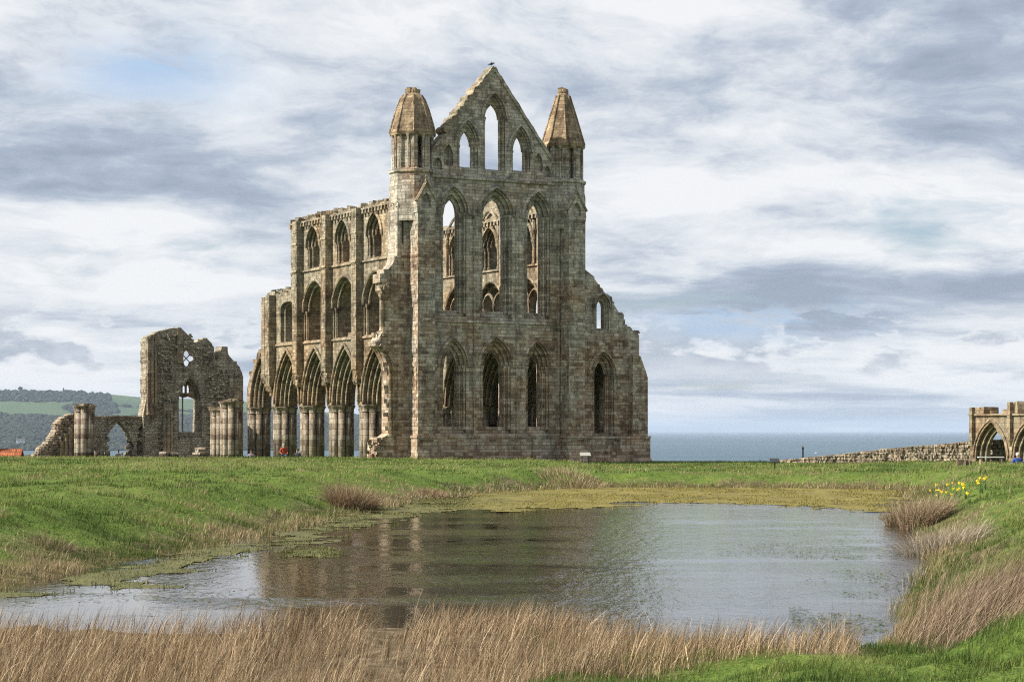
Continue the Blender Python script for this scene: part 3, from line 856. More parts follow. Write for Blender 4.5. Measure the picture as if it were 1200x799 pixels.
q = MB(); q.box(fl(110, 487)[0], fl(168, 487)[0], VL - .12, VL + 1.2, fl(140, 490)[1], fl(140, 488)[1], .02); q.build('coping', M['far'], arcw)
q = MB(); cx = fl(140, 500)[0]
q.tube([PF(a, b, VL - .02) for a, b in arc_only(cx, 1.65, fl(140, 516)[1], fl(140, 490.5)[1] - fl(140, 516)[1])], .1, 6)
q.tube([PF(a, b, VL - .02) for a, b in arc_only(fl(173, 500)[0], 1.05, fl(173, 512)[1], fl(173, 491)[1] - fl(173, 512)[1])], .1, 6)
q.build('arch_moulding', M['rubble'], arcw)

# ---- rubble ramp at the left end
VR = 47.
def fr(px, py): return onv(px, py, VR)
OR_ = org_of(65, 540, VR); ORG[0] = OR_
ramp = abbey_thing('rubble_wall', 'sloping heap of a broken rubble wall rising to the right beside a banded pillar', 'ruin', OR_)
mb = MB()
ln = jag([fr(36, 542), fr(47, 527), (fr(57, 517)), fr(64, 508), fr(67, 496), fr(76, 488), fr(84, 484.5), fr(92, 486)], .32, .1)
mb.wall(PF, ln + [fr(92, 548), fr(36, 548)], [], VR, VR + 1.6)
for k in range(420):
    px = r2.uniform(38, 90); top = np.interp(px, [36, 47, 57, 64, 67, 76, 84, 92], [542, 527, 517, 508, 496, 488, 484.5, 486]); py = r2.uniform(top, 541)
    a, b = fr(px, py); mb.rock((a, VR - r2.uniform(-.05, .15), b), (r2.uniform(.2, .45), .35, r2.uniform(.14, .3)), r2)
mb.build('wall', M['fieldstone'], ramp)
for px_, t_ in ((71, 516), (76, 508), (81, 500)):
    a, b1 = fr(px_, t_); q = MB(); q.lathe(a, VR - .35, [(.24, -1.4), (.19, -1.2), (.19, b1 - .2), (.26, b1)], 9); q.build('shaft', M['far'], ramp)

# ---- free-standing clustered pillars
PILL = [(99, 475, 45., .6, .28, 'free-standing banded pillar with broad round capital, left of the low arch', 8),
        (271, 470, 26., .62, .27, 'tallest clustered pillar stump with ragged capital, before the right end of the tall west wall', 8),
        (257, 479, 29., .5, .24, 'shorter clustered pillar stump half hidden behind the tallest one', 8)]
for px_, py_, v, r_, sr_, lab, ns in PILL:
    u, z = onv(px_, py_, v); o = (u, v, -1.2); ORG[0] = o
    pt = abbey_thing('clustered_pillar', lab, 'pillar', o, 'free-standing pillar stumps')
    pi = pier(u, v, z, r_, sr_, -1.6, M['drum'], pt, ns=ns)
    q = MB()
    for k in range(14): q.rock((u + r2.uniform(-.7, .7), v + r2.uniform(-.7, .7), z + r2.uniform(-.04, .1)), (.4, .4, .2), r2)
    q.build('broken_top', M['far'], pt)

# ---- low column stumps at the foot of the left ruins
STP = [(113, 528, 44, .22, 'second'), (119, 528.5, 44, .22, 'x'), (126, 528, 44, .24, 'x'), (192, 531, 40, .3, 'x'), (203, 532, 40, .28, 'x'), (236, 526, 38, .38, 'x'), (233, 532, 36, .36, 'x')]
LAB = ['small column stump beside the banded pillar', 'middle column stump of the row of three left of the open arch', 'column stump nearest the open arch of the low wall',
       'broad low stump below the triple shafts of the tall wall', 'low dark stone block right of the triple shafts', 'taller square stump under the big pointed window',
       'short pale drum in front of the square stump']
for (px_, py_, v, r_, _), lab in zip(STP, LAB):
    u, z = onv(px_, py_, v); o = (u, v, -1.3); ORG[0] = o; q = MB()
    if r_ > .3 or px_ in (192, 203):
        q.rock((u, v, z - .7), (r_ * 2.4, r_ * 2.2, 1.4), r2, .06); q.rock((u + .1, v, z + .04), (r_ * 2.6, r_ * 2.3, .2), r2, .1)
    else:
        q.lathe(u, v, [(r_ * 1.3, -1.7), (r_ * 1.3, z - .9), (r_, z - .8), (r_, z - .1), (r_ * 1.25, z)], 10)
    ob = q.build('column_stump', M['drum']); ob.location = to_world(*o); ob.rotation_euler = (0, 0, TH); tag(ob, lab, 'stone stump', 'low stumps at the foot of the left ruins')

# ---- re-erected arcade on the right, facing south
AX, AY = W(1139.5, 537, .75)
ORG[0] = (0, 0, 0)
LB = 3.55
arc_r = thing('rebuilt_arcade', 'row of pointed moulded stone arches with broken tops at the right edge', 'ruin', (AX, AY, .6), TH)
mb = MB(); cs_ = [-.15 - LB * (k + .5) + .15 for k in range(4)]
# v decreases to the right (nearer); wall face at u = 0, thickness 1.1
od = [(1.50, 2.42), (1.27, 2.14), (1.05, 1.86)]
dd = [0, .26, .5, .78, 1.02, 1.28]
for i, o in enumerate((0, 1, 2, 1, 0)):
    w, ri = od[o]
    mb.wall(PS, [(-LB * 4, 2.95), (-LB * 4, -.4)] + [p for c in sorted(cs_) for p in [(c - w, -.4)] + arc_only(c, w, .15, ri, 12) + [(c + w, -.4)]] + [(.25, -.4), (.25, 2.95)], [], dd[i] + .0015, dd[i + 1] - .0015)
mb.build('wall', M['far'], arc_r)
for c in cs_:
    q = MB()
    for (w, ri), d_ in zip(od, (.02, .28, .52)):
        q.tube([PS(a, b, d_) for a, b in [(c - w + .02, -.4)] + arc_only(c, w - .02, .15, ri, 14) + [(c + w - .02, -.4)]], .08, 6)
        q.tube([PS(a, b, d_ + .13) for a, b in arc_only(c, w - .02, .15, ri, 14)], .055, 6)
    q.tube([PS(a, b, -.05) for a, b in arc_only(c, 1.62, .25, 2.44, 14)], .07, 6)
    q.build('arch_moulding', M['far'], arc_r, smooth=True)
q = MB(); q.box(-.12, 1.4, -LB * 4, .32, 2.95, 3.07, .02); q.build('string_course', M['far'], arc_r)
for k in range(4):
    v = -.12 - LB * k; q = MB(); q.box(-.28, .02, v - .13, v + .13, 1.35, 3.5 if k % 2 == 0 else 3.8, .01); q.lathe(-.14, v, [(.05, .95), (.2, 1.35), (.18, 1.36)], 8); q.build('pilaster', M['far'], arc_r)
q = MB()
for v, w_, h_ in ((-.1, .7, .40), (-.55, .5, .34), (-.95, .4, .46), (-1.3, .4, .22), (-3.0, .45, .28), (-3.6, .8, .72), (-4.2, .6, .76), (-4.7, .45, .4), (-5.2, .5, .22)):
    q.rock((.6, v, 3.07 + h_ / 2), (1.1, w_, h_), r2, .1)
q.build('broken_parapet', M['far'], arc_r)

# ---- long boundary wall running away from it
bw = MB()
P0 = ((1240 - 600) / FP * 133, 133.); P1 = ((915 - 600) / FP * 146, 146.)
ob = thing('boundary_wall', 'long low rubble wall of pale stones running from the right arcade towards the sea', 'wall', (P0[0], P0[1], .3))
n = 60; r3 = random.Random(3)
L = math.hypot(P1[0] - P0[0], P1[1] - P0[1]); tx, ty = (P1[0] - P0[0]) / L, (P1[1] - P0[1]) / L; nxx, nyy = -ty, tx
ln = []
for i in range(n + 1):
    t = i / n; d = P0[1] + (P1[1] - P0[1]) * t
    py = np.interp(600 + (P0[0] + (P1[0] - P0[0]) * t) / d * FP, [915, 960, 1040, 1137, 1240], [541.5, 537., 528, 519.5, 513]); ln.append((t * L, EYE - (py - HOR) / FP * d - .3 + r3.uniform(-.03, .03)))
def PW(a, b, d): return (tx * a + nxx * d, ty * a + nyy * d, b)
bw.wall(PW, ln + [(L, -2.5), (-1.5, -2.5), (-1.5, ln[0][1])], [], -.3, .3)
for k in range(1500):
    i = r3.uniform(0, L * .98); z1 = np.interp(i, [p[0] for p in ln], [p[1] for p in ln]); z = z1 - r3.uniform(0, 1.3); s_ = r3.choice((-1, 1))
    bw.rock(PW(i, z, s_ * .26), (r3.uniform(.2, .5), r3.uniform(.10, .15), r3.uniform(.12, .25)), r3)
bw.build('wall', M['fieldstone'], ob)
cp = MB()
for k in range(190):
    a = L * k / 190; z1 = np.interp(a, [p[0] for p in ln], [p[1] for p in ln]); p = PW(a, z1 + .05, 0); cp.rock(p, (.5, .66, .12), r3, .1)
cp.build('coping', M['fieldstone'], ob)
MB.build = _build

# ================================================================== GROUND, POND, SEA
PPX = [(560, 579), (640, 574), (720, 571.5), (900, 572), (1010, 573), (1065, 576), (1070, 586), (1046, 598), (1042, 607), (1072, 620), (1082, 645), (1082, 666), (1062, 690), (1049, 715), (1043, 742), (1020, 757), (1000, 762), (800, 760), (600, 757), (470, 754), (440, 752), (300, 752), (0, 748), (-150, 742), (-170, 722), (-60, 710), (0, 693), (60, 678), (110, 666), (200, 650), (300, 629), (360, 614), (400, 605), (450, 594), (500, 586)]
POND = np.array([W(*p) for p in PPX])


def sdist(x, y, poly=POND):
    """signed distance to a polygon: negative inside"""
    x = np.asarray(x, float).ravel(); y = np.asarray(y, float).ravel()
    best = np.full(x.shape, 1e9); ins = np.zeros(x.shape, bool)
    n = len(poly)
    for i in range(n):
        ax, ay = poly[i]; bx, by = poly[(i + 1) % n]
        ex, ey = bx - ax, by - ay
        t = np.clip(((x - ax) * ex + (y - ay) * ey) / (ex * ex + ey * ey), 0, 1)
        best = np.minimum(best, np.hypot(x - ax - t * ex, y - ay - t * ey))
        c = (ay > y) != (by > y)
        if ey != 0: ins ^= c & (x < ex * (y - ay) / ey + ax)
    return np.where(ins, -best, best)


CTRL = np.array([  # x, y, plateau height
    (-30, 20, .7), (-18, 45, .95), (-10, 48, .95), (-22, 70, 1.0), (-12, 75, .95), (-5, 82, .85), (-30, 110, .85), (-12, 110, .82), (-2, 100, .72),
    (-35, 135, .72), (-14, 132, .74), (0, 130, .72), (5, 118, .5), (12, 108, .36), (20, 105, .38), (9, 136, .22), (10, 126, .28), (15, 128, .28), (18, 140, .30), (28, 130, .55), (36, 120, .72), (30, 100, .75),
    (24, 85, .9), (15, 62, .9), (12, 45, 1.0), (9, 32, .95), (6, 22, .92), (4.6, 17.6, .98), (4.4, 20.8, .28), (5.8, 22, .55), (3.6, 19.8, .22), (4.0, 22.5, .06), (3.0, 20.5, .12), (5.2, 25, .35), (7.4, 23, .80), (3.3, 17.0, .68), (2.6, 17.2, .56), (1.2, 16.5, .47), (.6, 14.5, .6), (-1., 17, .22), (-3, 17, .12), (-6, 17, .12), (-3, 12, .2), (0, 0, .9), (8, 5, 1.), (-10, 5, .6),
    (-20, 190, -.8), (-40, 190, -.9), (0, 185, .0), (20, 180, -.4), (40, 160, .2)], float)


def plateau(x, y):
    x = np.asarray(x, float).ravel(); y = np.asarray(y, float).ravel()
    num = 0; den = 0
    for cx, cy, h in CTRL:
        sc = 1. if cy < 40 else .55
        d2 = ((x - cx) ** 2 + ((y - cy) * .8) ** 2) + (.4 if cy < 30 else 6.)
        w = d2 ** -1.7 * (1 if cy < 30 else 3.); num = num + w * h; den = den + w
    return num / den


def ground(x, y, lumps=True):
    shp = np.shape(x)
    x = np.asarray(x, float).ravel(); y = np.asarray(y, float).ravel()
    ds = sdist(x, y); H = plateau(x, y)
    bwid = 3.0 + 1.4 * sstep(2, -6, x) * sstep(30, 40, y) - 1.0 * sstep(30, 24, y)
    wob = (fbm(x * .35, y * .35, 3, 5) - .5) * 2.
    t = np.clip((ds + wob * .6 * np.clip(ds, 0, 1)) / bwid, 0, 1)
    prof = t * t * (3 - 2 * t) * .8 + .2 * t
    z = H * prof
    z = np.where(ds < 0, np.maximum(-.5, .25 * ds - .02), z - .0)
    if lumps:
        a = sstep(.1, 1.5, ds) * sstep(150, 90, y)
        z = z + a * ((fbm(x * .8, y * .8, 3, 9) - .5) * .34 + (fbm(x * 2.2, y * 2.2, 3, 12) - .5) * .26)
    # the headland ends: ground falls away to the sea behind the ruins and on both sides
    fall = sstep(205, 260, y + np.abs(x) * .12) + sstep(-75, -140, x) + sstep(75, 150, x) + sstep(152, 200, y) * sstep(6, 30, x) * .35
    z = z - 62 * np.clip(fall, 0, 1.2) ** 1.5
    return z.reshape(shp)


def grid_mesh(name, xs, ys, zf, mat, kind='structure'):
    X, Y = np.meshgrid(xs, ys); Z = zf(X, Y)
    v = np.stack([X, Y, Z], -1).reshape(-1, 3); nx = len(xs); ny = len(ys)
    i = np.arange((ny - 1) * nx).reshape(ny - 1, nx)[:, :-1].ravel()
    f = np.stack([i, i + 1, i + nx + 1, i + nx], -1)
    return raw_mesh(name, v, f, mat, kind, True)


def raw_mesh(name, v, f, mat, kind=None, smooth=False, tint=None):
    me = bpy.data.meshes.new(name); v = np.asarray(v, np.float32); f = np.asarray(f, np.int32); k = f.shape[1]
    me.vertices.add(len(v)); me.vertices.foreach_set('co', v.ravel())
    me.loops.add(f.size); me.loops.foreach_set('vertex_index', f.ravel())
    me.polygons.add(len(f)); me.polygons.foreach_set('loop_start', np.arange(0, f.size, k, dtype=np.int32))
    try: me.polygons.foreach_set('loop_total', np.full(len(f), k, np.int32))
    except Exception: pass
    if smooth: me.polygons.foreach_set('use_smooth', np.ones(len(f), bool))
    me.update(calc_edges=True)
    if tint is not None:
        at = me.attributes.new('tint', 'FLOAT_COLOR', 'POINT')
        c = np.ones((len(v), 4), np.float32); c[:, :3] = tint; at.data.foreach_set('color', c.ravel())
    me.materials.append(mat)
    o = bpy.data.objects.new(name, me); COL.objects.link(o)
    if kind: o['kind'] = kind
    return o


# ground material: turf, straw-coloured dead grass, mud at the water's edge
m, nt, out = newmat('turf'); g = N(nt)
tc = g.n('ShaderNodeTexCoord').outputs['Object']; sx, sy, sz = g.sep(tc)
n1 = g.noise(tc, .35, 5, .6); n2 = g.noise(tc, 3.2, 5, .65); n3 = g.noise(tc, 14., 4, .7)
base = g.ramp(g.math('ADD', g.math('MULTIPLY', n1, .4), g.math('MULTIPLY', n2, .6)), [(.3, (.045, .075, .016)), (.45, (.085, .135, .026)), (.58, (.12, .165, .036)), (.7, (.18, .18, .06))])
base = g.mix(1., base, g.ramp(n3, [(.3, (.6, .6, .6)), (.6, (1.15, 1.15, 1.1))]), 'MULTIPLY')
mud = g.ramp(n2, [(.35, (.035, .030, .014)), (.5, (.075, .070, .024)), (.65, (.13, .11, .04))])
la_ = g.n('ShaderNodeAttribute', attribute_name='litter').outputs['Fac']
base = g.mix(la_, base, g.ramp(n2, [(.3, (.05, .038, .022)), (.5, (.13, .10, .06)), (.7, (.24, .19, .12))]))
f_ = g.map(g.math('ADD', sz, g.math('MULTIPLY', g.math('SUBTRACT', n1, .5), .3)), .05, .26)
col = g.mix(f_, mud, base)
bs = g.n('ShaderNodeBsdfPrincipled'); bs.inputs['Roughness'].default_value = .95; bs.inputs['Specular IOR Level'].default_value = .1
bp = g.n('ShaderNodeBump'); bp.inputs['Strength'].default_value = .9; bp.inputs['Distance'].default_value = .12
g.l(g.math('ADD', n2, g.math('MULTIPLY', n3, .5)), bp.inputs['Height'])
g.l(col, bs.inputs['Base Color']); g.l(bp.outputs[0], bs.inputs['Normal']); g.l(bs.outputs[0], out.inputs[0]); M['turf'] = m

xs = np.concatenate([np.linspace(-420, -60, 26)[:-1], np.linspace(-60, -28, 24)[:-1], np.arange(-28, 30, .38), np.linspace(30, 70, 30), np.linspace(75, 420, 26)])
ys = np.concatenate([np.linspace(-40, 10, 14)[:-1], np.arange(10, 95, .38), np.arange(95, 160, 1.0), np.linspace(162, 420, 60)])
go = grid_mesh('ground', xs, ys, lambda X, Y: ground(X, Y), M['turf'])
GX, GY = np.meshgrid(xs, ys); GX = GX.ravel(); GY = GY.ravel(); gd = sdist(GX, GY)
NEARP = np.array([(-8, 16.4), (-1, 16.4), (.6, 17.0), (1.6, 18.2), (3.2, 18.9), (4.2, 24), (-8, 27)])
RUSHP = np.array([(4.15, 22.3), (4.45, 24.6), (5.2, 26.6), (6.6, 27.2), (8.4, 26), (8.4, 20.6), (6.2, 19.3), (4.75, 20.2)])
lit = np.maximum(sstep(.3, -.3, sdist(GX, GY, NEARP)), sstep(.3, -.3, sdist(GX, GY, RUSHP)))
lit = np.maximum(lit, sstep(1.9, .5, gd + (fbm(GX * .7, GY * .7, 3, 15) - .5) * 2.4) * .85)
at = go.data.attributes.new('litter', 'FLOAT', 'POINT'); at.data.foreach_set('value', lit.astype(np.float32))

# pond water
m, nt, out = newmat('pond_water'); g = N(nt)
tc = g.n('ShaderNodeTexCoord').outputs['Object']
mp = g.n('ShaderNodeMapping'); g.l(tc, mp.inputs[0]); mp.inputs['Scale'].default_value = (1., .36, 1.); mp.inputs['Rotation'].default_value = (0, 0, R(8))
w1 = g.noise(mp.outputs[0], 5., 4, .65); w2 = g.noise(mp.outputs[0], 1.6, 2, .5)
sx, sy, sz = g.sep(tc)
calm = g.math('ADD', g.noise(g.comb(g.math('MULTIPLY', sx, .16), g.math('MULTIPLY', sy, .30)), 1., 4, .6), g.map(sx, -6.5, 2., -.18, .07))
wind = g.map(calm, .39, .57, .13, 1.)
bp = g.n('ShaderNodeBump'); bp.inputs['Distance'].default_value = .052
g.l(g.math('MULTIPLY', wind, .8), bp.inputs['Strength']); g.l(g.math('ADD', w1, g.math('MULTIPLY', w2, .9)), bp.inputs['Height'])
bs = g.n('ShaderNodeBsdfPrincipled'); bs.inputs['Base Color'].default_value = (.010, .007, .0045, 1)
bs.inputs['Roughness'].default_value = .03; bs.inputs['IOR'].default_value = 1.33; bs.inputs['Specular IOR Level'].default_value = .5
g.l(bp.outputs[0], bs.inputs['Normal']); g.l(bs.outputs[0], out.inputs[0]); M['water'] = m
mb = MB(); cx, cy = POND.mean(0)
ext = []
for i, p in enumerate(POND):
    a = POND[i - 1]; b = POND[(i + 1) % len(POND)]; t = (b - a) / np.linalg.norm(b - a); nn = np.array((t[1], -t[0]))
    ext.append(p + nn * .5 if sdist([p[0] + nn[0] * .5], [p[1] + nn[1] * .5])[0] > 0 else p - nn * .5)
mb.cap(lambda a, b, d: (a, b, d), [tuple(p) for p in ext], [], 0.)
tag(mb.build('pond_water', M['water'], weld=False), kind='structure')

# algae and marginal weed mats floating on the pond
m, nt, out = newmat('algae'); g = N(nt)
tc = g.n('ShaderNodeTexCoord').outputs['Object']; n1 = g.noise(tc, 1.2, 5, .65); n2 = g.noise(tc, 9., 5, .7)
sx, sy, sz = g.sep(tc)
n2 = g.math('ADD', g.math('MULTIPLY', n2, .55), g.math('MULTIPLY', g.noise(g.comb(g.math('MULTIPLY', g.sep(tc)[0], 1.), g.math('MULTIPLY', g.sep(tc)[1], .35)), .9, 6, .7), .45))
ca = g.ramp(n2, [(.3, (.03, .026, .008)), (.43, (.10, .084, .018)), (.53, (.175, .145, .030)), (.68, (.26, .205, .055))])
cb = g.ramp(n2, [(.3, (.03, .032, .012)), (.5, (.085, .085, .028)), (.7, (.16, .155, .055))])
col = g.mix(g.map(g.math('ADD', sx, g.math('MULTIPLY', n1, 4.)), -2., 4.), cb, ca)
bs = g.n('ShaderNodeBsdfPrincipled'); bs.inputs['Roughness'].default_value = .75; bs.inputs['Specular IOR Level'].default_value = .25
bp = g.n('ShaderNodeBump'); bp.inputs['Strength'].default_value = .8; bp.inputs['Distance'].default_value = .03; g.l(n2, bp.inputs['Height'])
g.l(bp.outputs[0], bs.inputs['Normal']); g.l(col, bs.inputs['Base Color']); g.l(bs.outputs[0], out.inputs[0]); M['algae'] = m
MATS = [[(520, 572), (620, 568), (900, 568), (1080, 572), (1075, 590), (1045, 599), (1030, 599), (960, 595), (900, 591), (840, 588.5), (770, 587.5), (740, 590), (700, 594), (640, 597), (590, 598), (540, 597), (500, 599)],
        [(-20, 712), (60, 692), (130, 690), (210, 676), (290, 660), (350, 645), (410, 630), (470, 612), (520, 602), (560, 596), (560, 576), (440, 590), (380, 604), (300, 624), (200, 644), (110, 660), (0, 688)],
        [(285, 654), (320, 645), (360, 641), (410, 641), (428, 644), (400, 649), (350, 655), (310, 659)]]
av = []; af = []; o_ = 0
pw = [np.array([W(*p) for p in q]) for q in MATS]
for q, soft in zip(pw, (1.3, .8, .5)):
    st = .16
    gx = np.arange(q[:, 0].min() - .5, q[:, 0].max() + .5, st); gy = np.arange(q[:, 1].min() - .5, q[:, 1].max() + .5, st)
    X, Y = np.meshgrid(gx, gy)
    sd = -sdist(X, Y, q).reshape(X.shape)
    h = sd / soft + (fbm(X * .5, Y * .5, 3, 33) - .5) * 3.6 + (fbm(X * 2.2, Y * 1.2, 4, 37) - .5) * 3.4 - (.75 if soft < 1 else -.2)
    Z = np.clip(h, -1, 1.2) * .016 + .003 + (fbm(X * 3, Y * 3, 2, 3) - .5) * .012
    ok = (h[:-1, :-1] > 0) & (h[1:, 1:] > 0) & (sdist(X, Y).reshape(X.shape)[:-1, :-1] < .3)
    nx = len(gx); idx = np.arange(X.size).reshape(X.shape)[:-1, :-1][ok]
    f = np.stack([idx, idx + 1, idx + nx + 1, idx + nx], -1)
    used = np.unique(f); rem = np.full(X.size, -1); rem[used] = np.arange(len(used)) + o_
    av.append(np.stack([X, Y, Z], -1).reshape(-1, 3)[used]); af.append(rem[f]); o_ += len(used)
tag(raw_mesh('algae_mat', np.concatenate(av), np.concatenate(af), M['algae'], 'stuff', True), 'olive yellow mats of pond algae along the far and left edges', 'algae')

# the sea
m, nt, out = newmat('sea_water'); g = N(nt)
tc = g.n('ShaderNodeTexCoord').outputs['Object']; sx, sy, sz = g.sep(tc)
nn = g.noise(g.comb(g.math('MULTIPLY', sx, .0004), g.math('MULTIPLY', sy, .0025)), 1., 5, .6)
bs = g.n('ShaderNodeBsdfPrincipled'); bs.inputs['Roughness'].default_value = .55; bs.inputs['Specular IOR Level'].default_value = .12
g.l(g.ramp(nn, [(.3, (.036, .074, .108)), (.7, (.075, .120, .148))]), bs.inputs['Base Color']); g.l(bs.outputs[0], out.inputs[0]); M['sea'] = m
q = MB(); q.add([(-72000, -3000, -58), (72000, -3000, -58), (72000, 72000, -58), (-72000, 72000, -58)], [(0, 1, 2, 3)])
tag(q.build('sea', M['sea']), kind='structure')

# far hills across the bay (left), fields and woods
def hill_z(px, t):
    crest = np.interp(px, [-500, 0, 60, 90, 168, 230, 300, 420, 520, 600], [452, 456, 457, 460, 466, 467, 471, 488, 510, 532])
    y = 531 - (531 - crest) * np.clip(t, 0, 1) ** .85
    y = y + np.clip(t - 1, 0, 1) * 40
    d = 6000 + 3800 * t
    z = EYE - (y - HOR) / FP * d
    x = (px - 600) / FP * d
    z = z + (fbm(x * .0016, d * .0016, 4, 71) - .5) * 26 * np.clip(t * 3, 0, 1)
    return x, d, np.where(t <= 0, -62, z)
pxs = np.linspace(-500, 600, 220); ts = np.linspace(-.02, 1.5, 90)
PX, TT = np.meshgrid(pxs, ts); X, D, Z = hill_z(PX, TT)
YY = HOR + (EYE - Z) / D * FP
field = (fbm(PX * .006, TT * 5, 2, 41) > .5)
tint = np.where(field[..., None], np.array([.060, .098, .040]), np.array([.045, .080, .032]))
def woodmask(px, yy):
    n = (fbm(px * .03, yy * .12, 3, 91) - .5)
    a = (yy < 470 + n * 8) & (px < 132 + n * 30) & (yy > 458.5)            # dark belt under the crest
    b = (np.hypot((px - 108) / 28, (yy - 478) / 9) < 1 + n)                 # spur of wood
    c = (yy > 487 + n * 10)                                                # lower slopes
    e = (np.abs(yy - 474 - (px - 120) * .08) < .7) & (px > 120)            # hedge
    return a | b | c | e
tint = np.where(woodmask(PX, YY)[..., None], np.array([.030, .045, .024]), tint)
nx = len(pxs); i = np.arange((len(ts) - 1) * nx).reshape(-1, nx)[:, :-1].ravel()
raw_mesh('hills', np.stack([X, D, Z], -1).reshape(-1, 3), np.stack([i, i + 1, i + nx + 1, i + nx], -1), M['canopy'], 'structure', True, tint.reshape(-1, 3))
# woodland canopy: one bump per crown
bm = bmesh.new(); bmesh.ops.create_icosphere(bm, subdivisions=1, radius=1.); iv = np.array([v.co[:] for v in bm.verts]); jf = np.array([[v.index for v in f.verts] for f in bm.faces]); bm.free()
cp_ = nrng.uniform(-60, 430, 14000); ct_ = nrng.uniform(.02, 1.0, 14000)
x, d, z = hill_z(cp_, ct_); yy = HOR + (EYE - z) / d * FP
k = woodmask(cp_, yy); x, d, z = x[k], d[k], z[k]; n = len(x)
sc = nrng.uniform(5, 10, n)
V = iv[None] * (sc[:, None, None] * np.stack([nrng.uniform(1, 1.8, n), nrng.uniform(1, 1.5, n), nrng.uniform(.6, 1.1, n)], -1)[:, None]) * (1 + nrng.uniform(-.2, .2, (n, len(iv), 1))) + np.stack([x, d, z + 3], -1)[:, None]
F = jf[None] + (np.arange(n) * len(iv))[:, None, None]
tn = np.repeat((np.array([[.020, .028, .017]]) * nrng.uniform(.6, 1.6, (n, 1))), len(iv), 0)
tag(raw_mesh('woodland', V.reshape(-1, 3), F.reshape(-1, 3), M['canopy'], 'stuff', False, tn), 'dark woods on the far hills across the bay', 'woodland')
for px_, hgt, wd, lab in ((74.5, 18, 5., 'pointed lone conifer on the skyline of the far hill'), (23.5, 16, 13., 'rounded lone tree on the far skyline, left of the conifer')):
    x, d, z = hill_z(np.array([px_]), np.array([.985])); x, d, z = float(x[0]), float(d[0]), float(z[0])
    t = thing('skyline_tree', lab, 'tree', (x, d, z), 0)
    q = MB(); q.lathe(0, 0, [(1.2, -4), (.6, hgt * .6)], 6); q.build('trunk', M['wood'], t)
    vv = iv * np.array([wd, wd, hgt * .55]) * (1 + nrng.uniform(-.25, .25, (len(iv), 1))); 
    if wd < 8: vv[:, :2] *= np.clip(1.1 - (vv[:, 2:3] / hgt + .4), .12, 1.2)
    vv[:, 2] += hgt * .62
    cr = raw_mesh('crown', vv, jf, M['canopy'], None, False, np.full((len(iv), 3), .025)); cr.parent = t


# houses
def house(name, label, loc, rz, w, d, hw_, hr, wall, roof, cat='house', chim=True, group=None):
    t = thing(name, label, cat, loc, rz, group)
    q = MB(); q.wall(lambda a, b, c: (a, c, b), [(-w / 2, -3), (w / 2, -3), (w / 2, hw_), (-w / 2, hw_)], [], -d / 2, d / 2)
    for s2 in (-1, 1): q.wall(lambda a, b, c: (c, a, b), [(-d / 2, hw_), (d / 2, hw_), (0, hw_ + hr)], [], s2 * w / 2, s2 * (w / 2 - .3))
    q.build('wall', wall, t)
    q = MB(); e = .3 * max(1, w / 14)
    for s2 in (-1, 1):
        q.add([(-w / 2 - e, s2 * (d / 2 + e), hw_ - e * hr / (d / 2) + .08), (w / 2 + e, s2 * (d / 2 + e), hw_ - e * hr / (d / 2) + .08), (w / 2 + e, 0, hw_ + hr + .1), (-w / 2 - e, 0, hw_ + hr + .1),
               (-w / 2 - e, s2 * (d / 2 + e), hw_ - e * hr / (d / 2) - .1), (w / 2 + e, s2 * (d / 2 + e), hw_ - e * hr / (d / 2) - .1), (w / 2 + e, 0, hw_ + hr - .08), (-w / 2 - e, 0, hw_ + hr - .08)],
              [(0, 1, 2, 3), (4, 7, 6, 5), (0, 4, 5, 1), (0, 3, 7, 4), (1, 5, 6, 2)])
    r_ = q.build('roof', roof, t)
    if chim:
        q = MB(); q.box(-w / 2 + .2, -w / 2 + 1.1, -.4, .4, hw_ + hr * .6, hw_ + hr + .9 * max(1, w / 14), .05); q.build('chimney', wall, r_)
    for k in (-.25, .25):
        q = MB(); q.box(w * k - .06 * w, w * k + .06 * w, -d / 2 - .05, -d / 2 + .02, hw_ * .35, hw_ * .75); q.build('window', M['slate'], t)
    return t


M['tile2'] = stone('pantile', [(0., (.30, .085, .04)), (1., (.52, .17, .075))], [(0., (.34, .10, .045)), (1., (.48, .15, .065))], bw=.25, bh=.32, mort=.03, lichen=.15)
# cottage just below the crest on the left: its ridge shows over the grass
dH = 215.; zt = EYE - (525.5 - HOR) / FP * dH
house('cottage', 'cottage with orange pantile roof and pale gable parapet peeping over the grass at far left', ((5 - 600) / FP * dH, dH, zt - 5.9), R(2), 3.2, 6., 3.2, 2.6, M['fieldstone'], M['tile2'])
house('cottage', 'dark slate roofed outbuilding just right of the orange roof at far left', ((28.5 - 600) / FP * 225, 225, EYE - (533 - HOR) / FP * 225 - 3.2), R(35), 1.6, 3., 1.9, 1.2, M['fieldstone'], M['slate'], chim=False)
WH = [(3, 520, 24, 'white house farthest left on the wooded far shore'), (8.5, 519, 18, 'second white house of the far shore row'), (14.5, 520.5, 16, 'white house at the right of the far shore cluster, near the water'),
      (24, 516, 26, 'largest white house standing higher among the far trees'), (52, 520, 16, 'lone white house just left of the rubble heap on the far shore')]
for px_, py_, w_, lab in WH:
    d = 6350.; house('far_house', lab, ((px_ - 600) / FP * d, d, EYE - (py_ - HOR) / FP * d - 8), R(10), w_, 12., 9., 5., M['white'], M['slate'], 'house', group='white houses on the far shore')

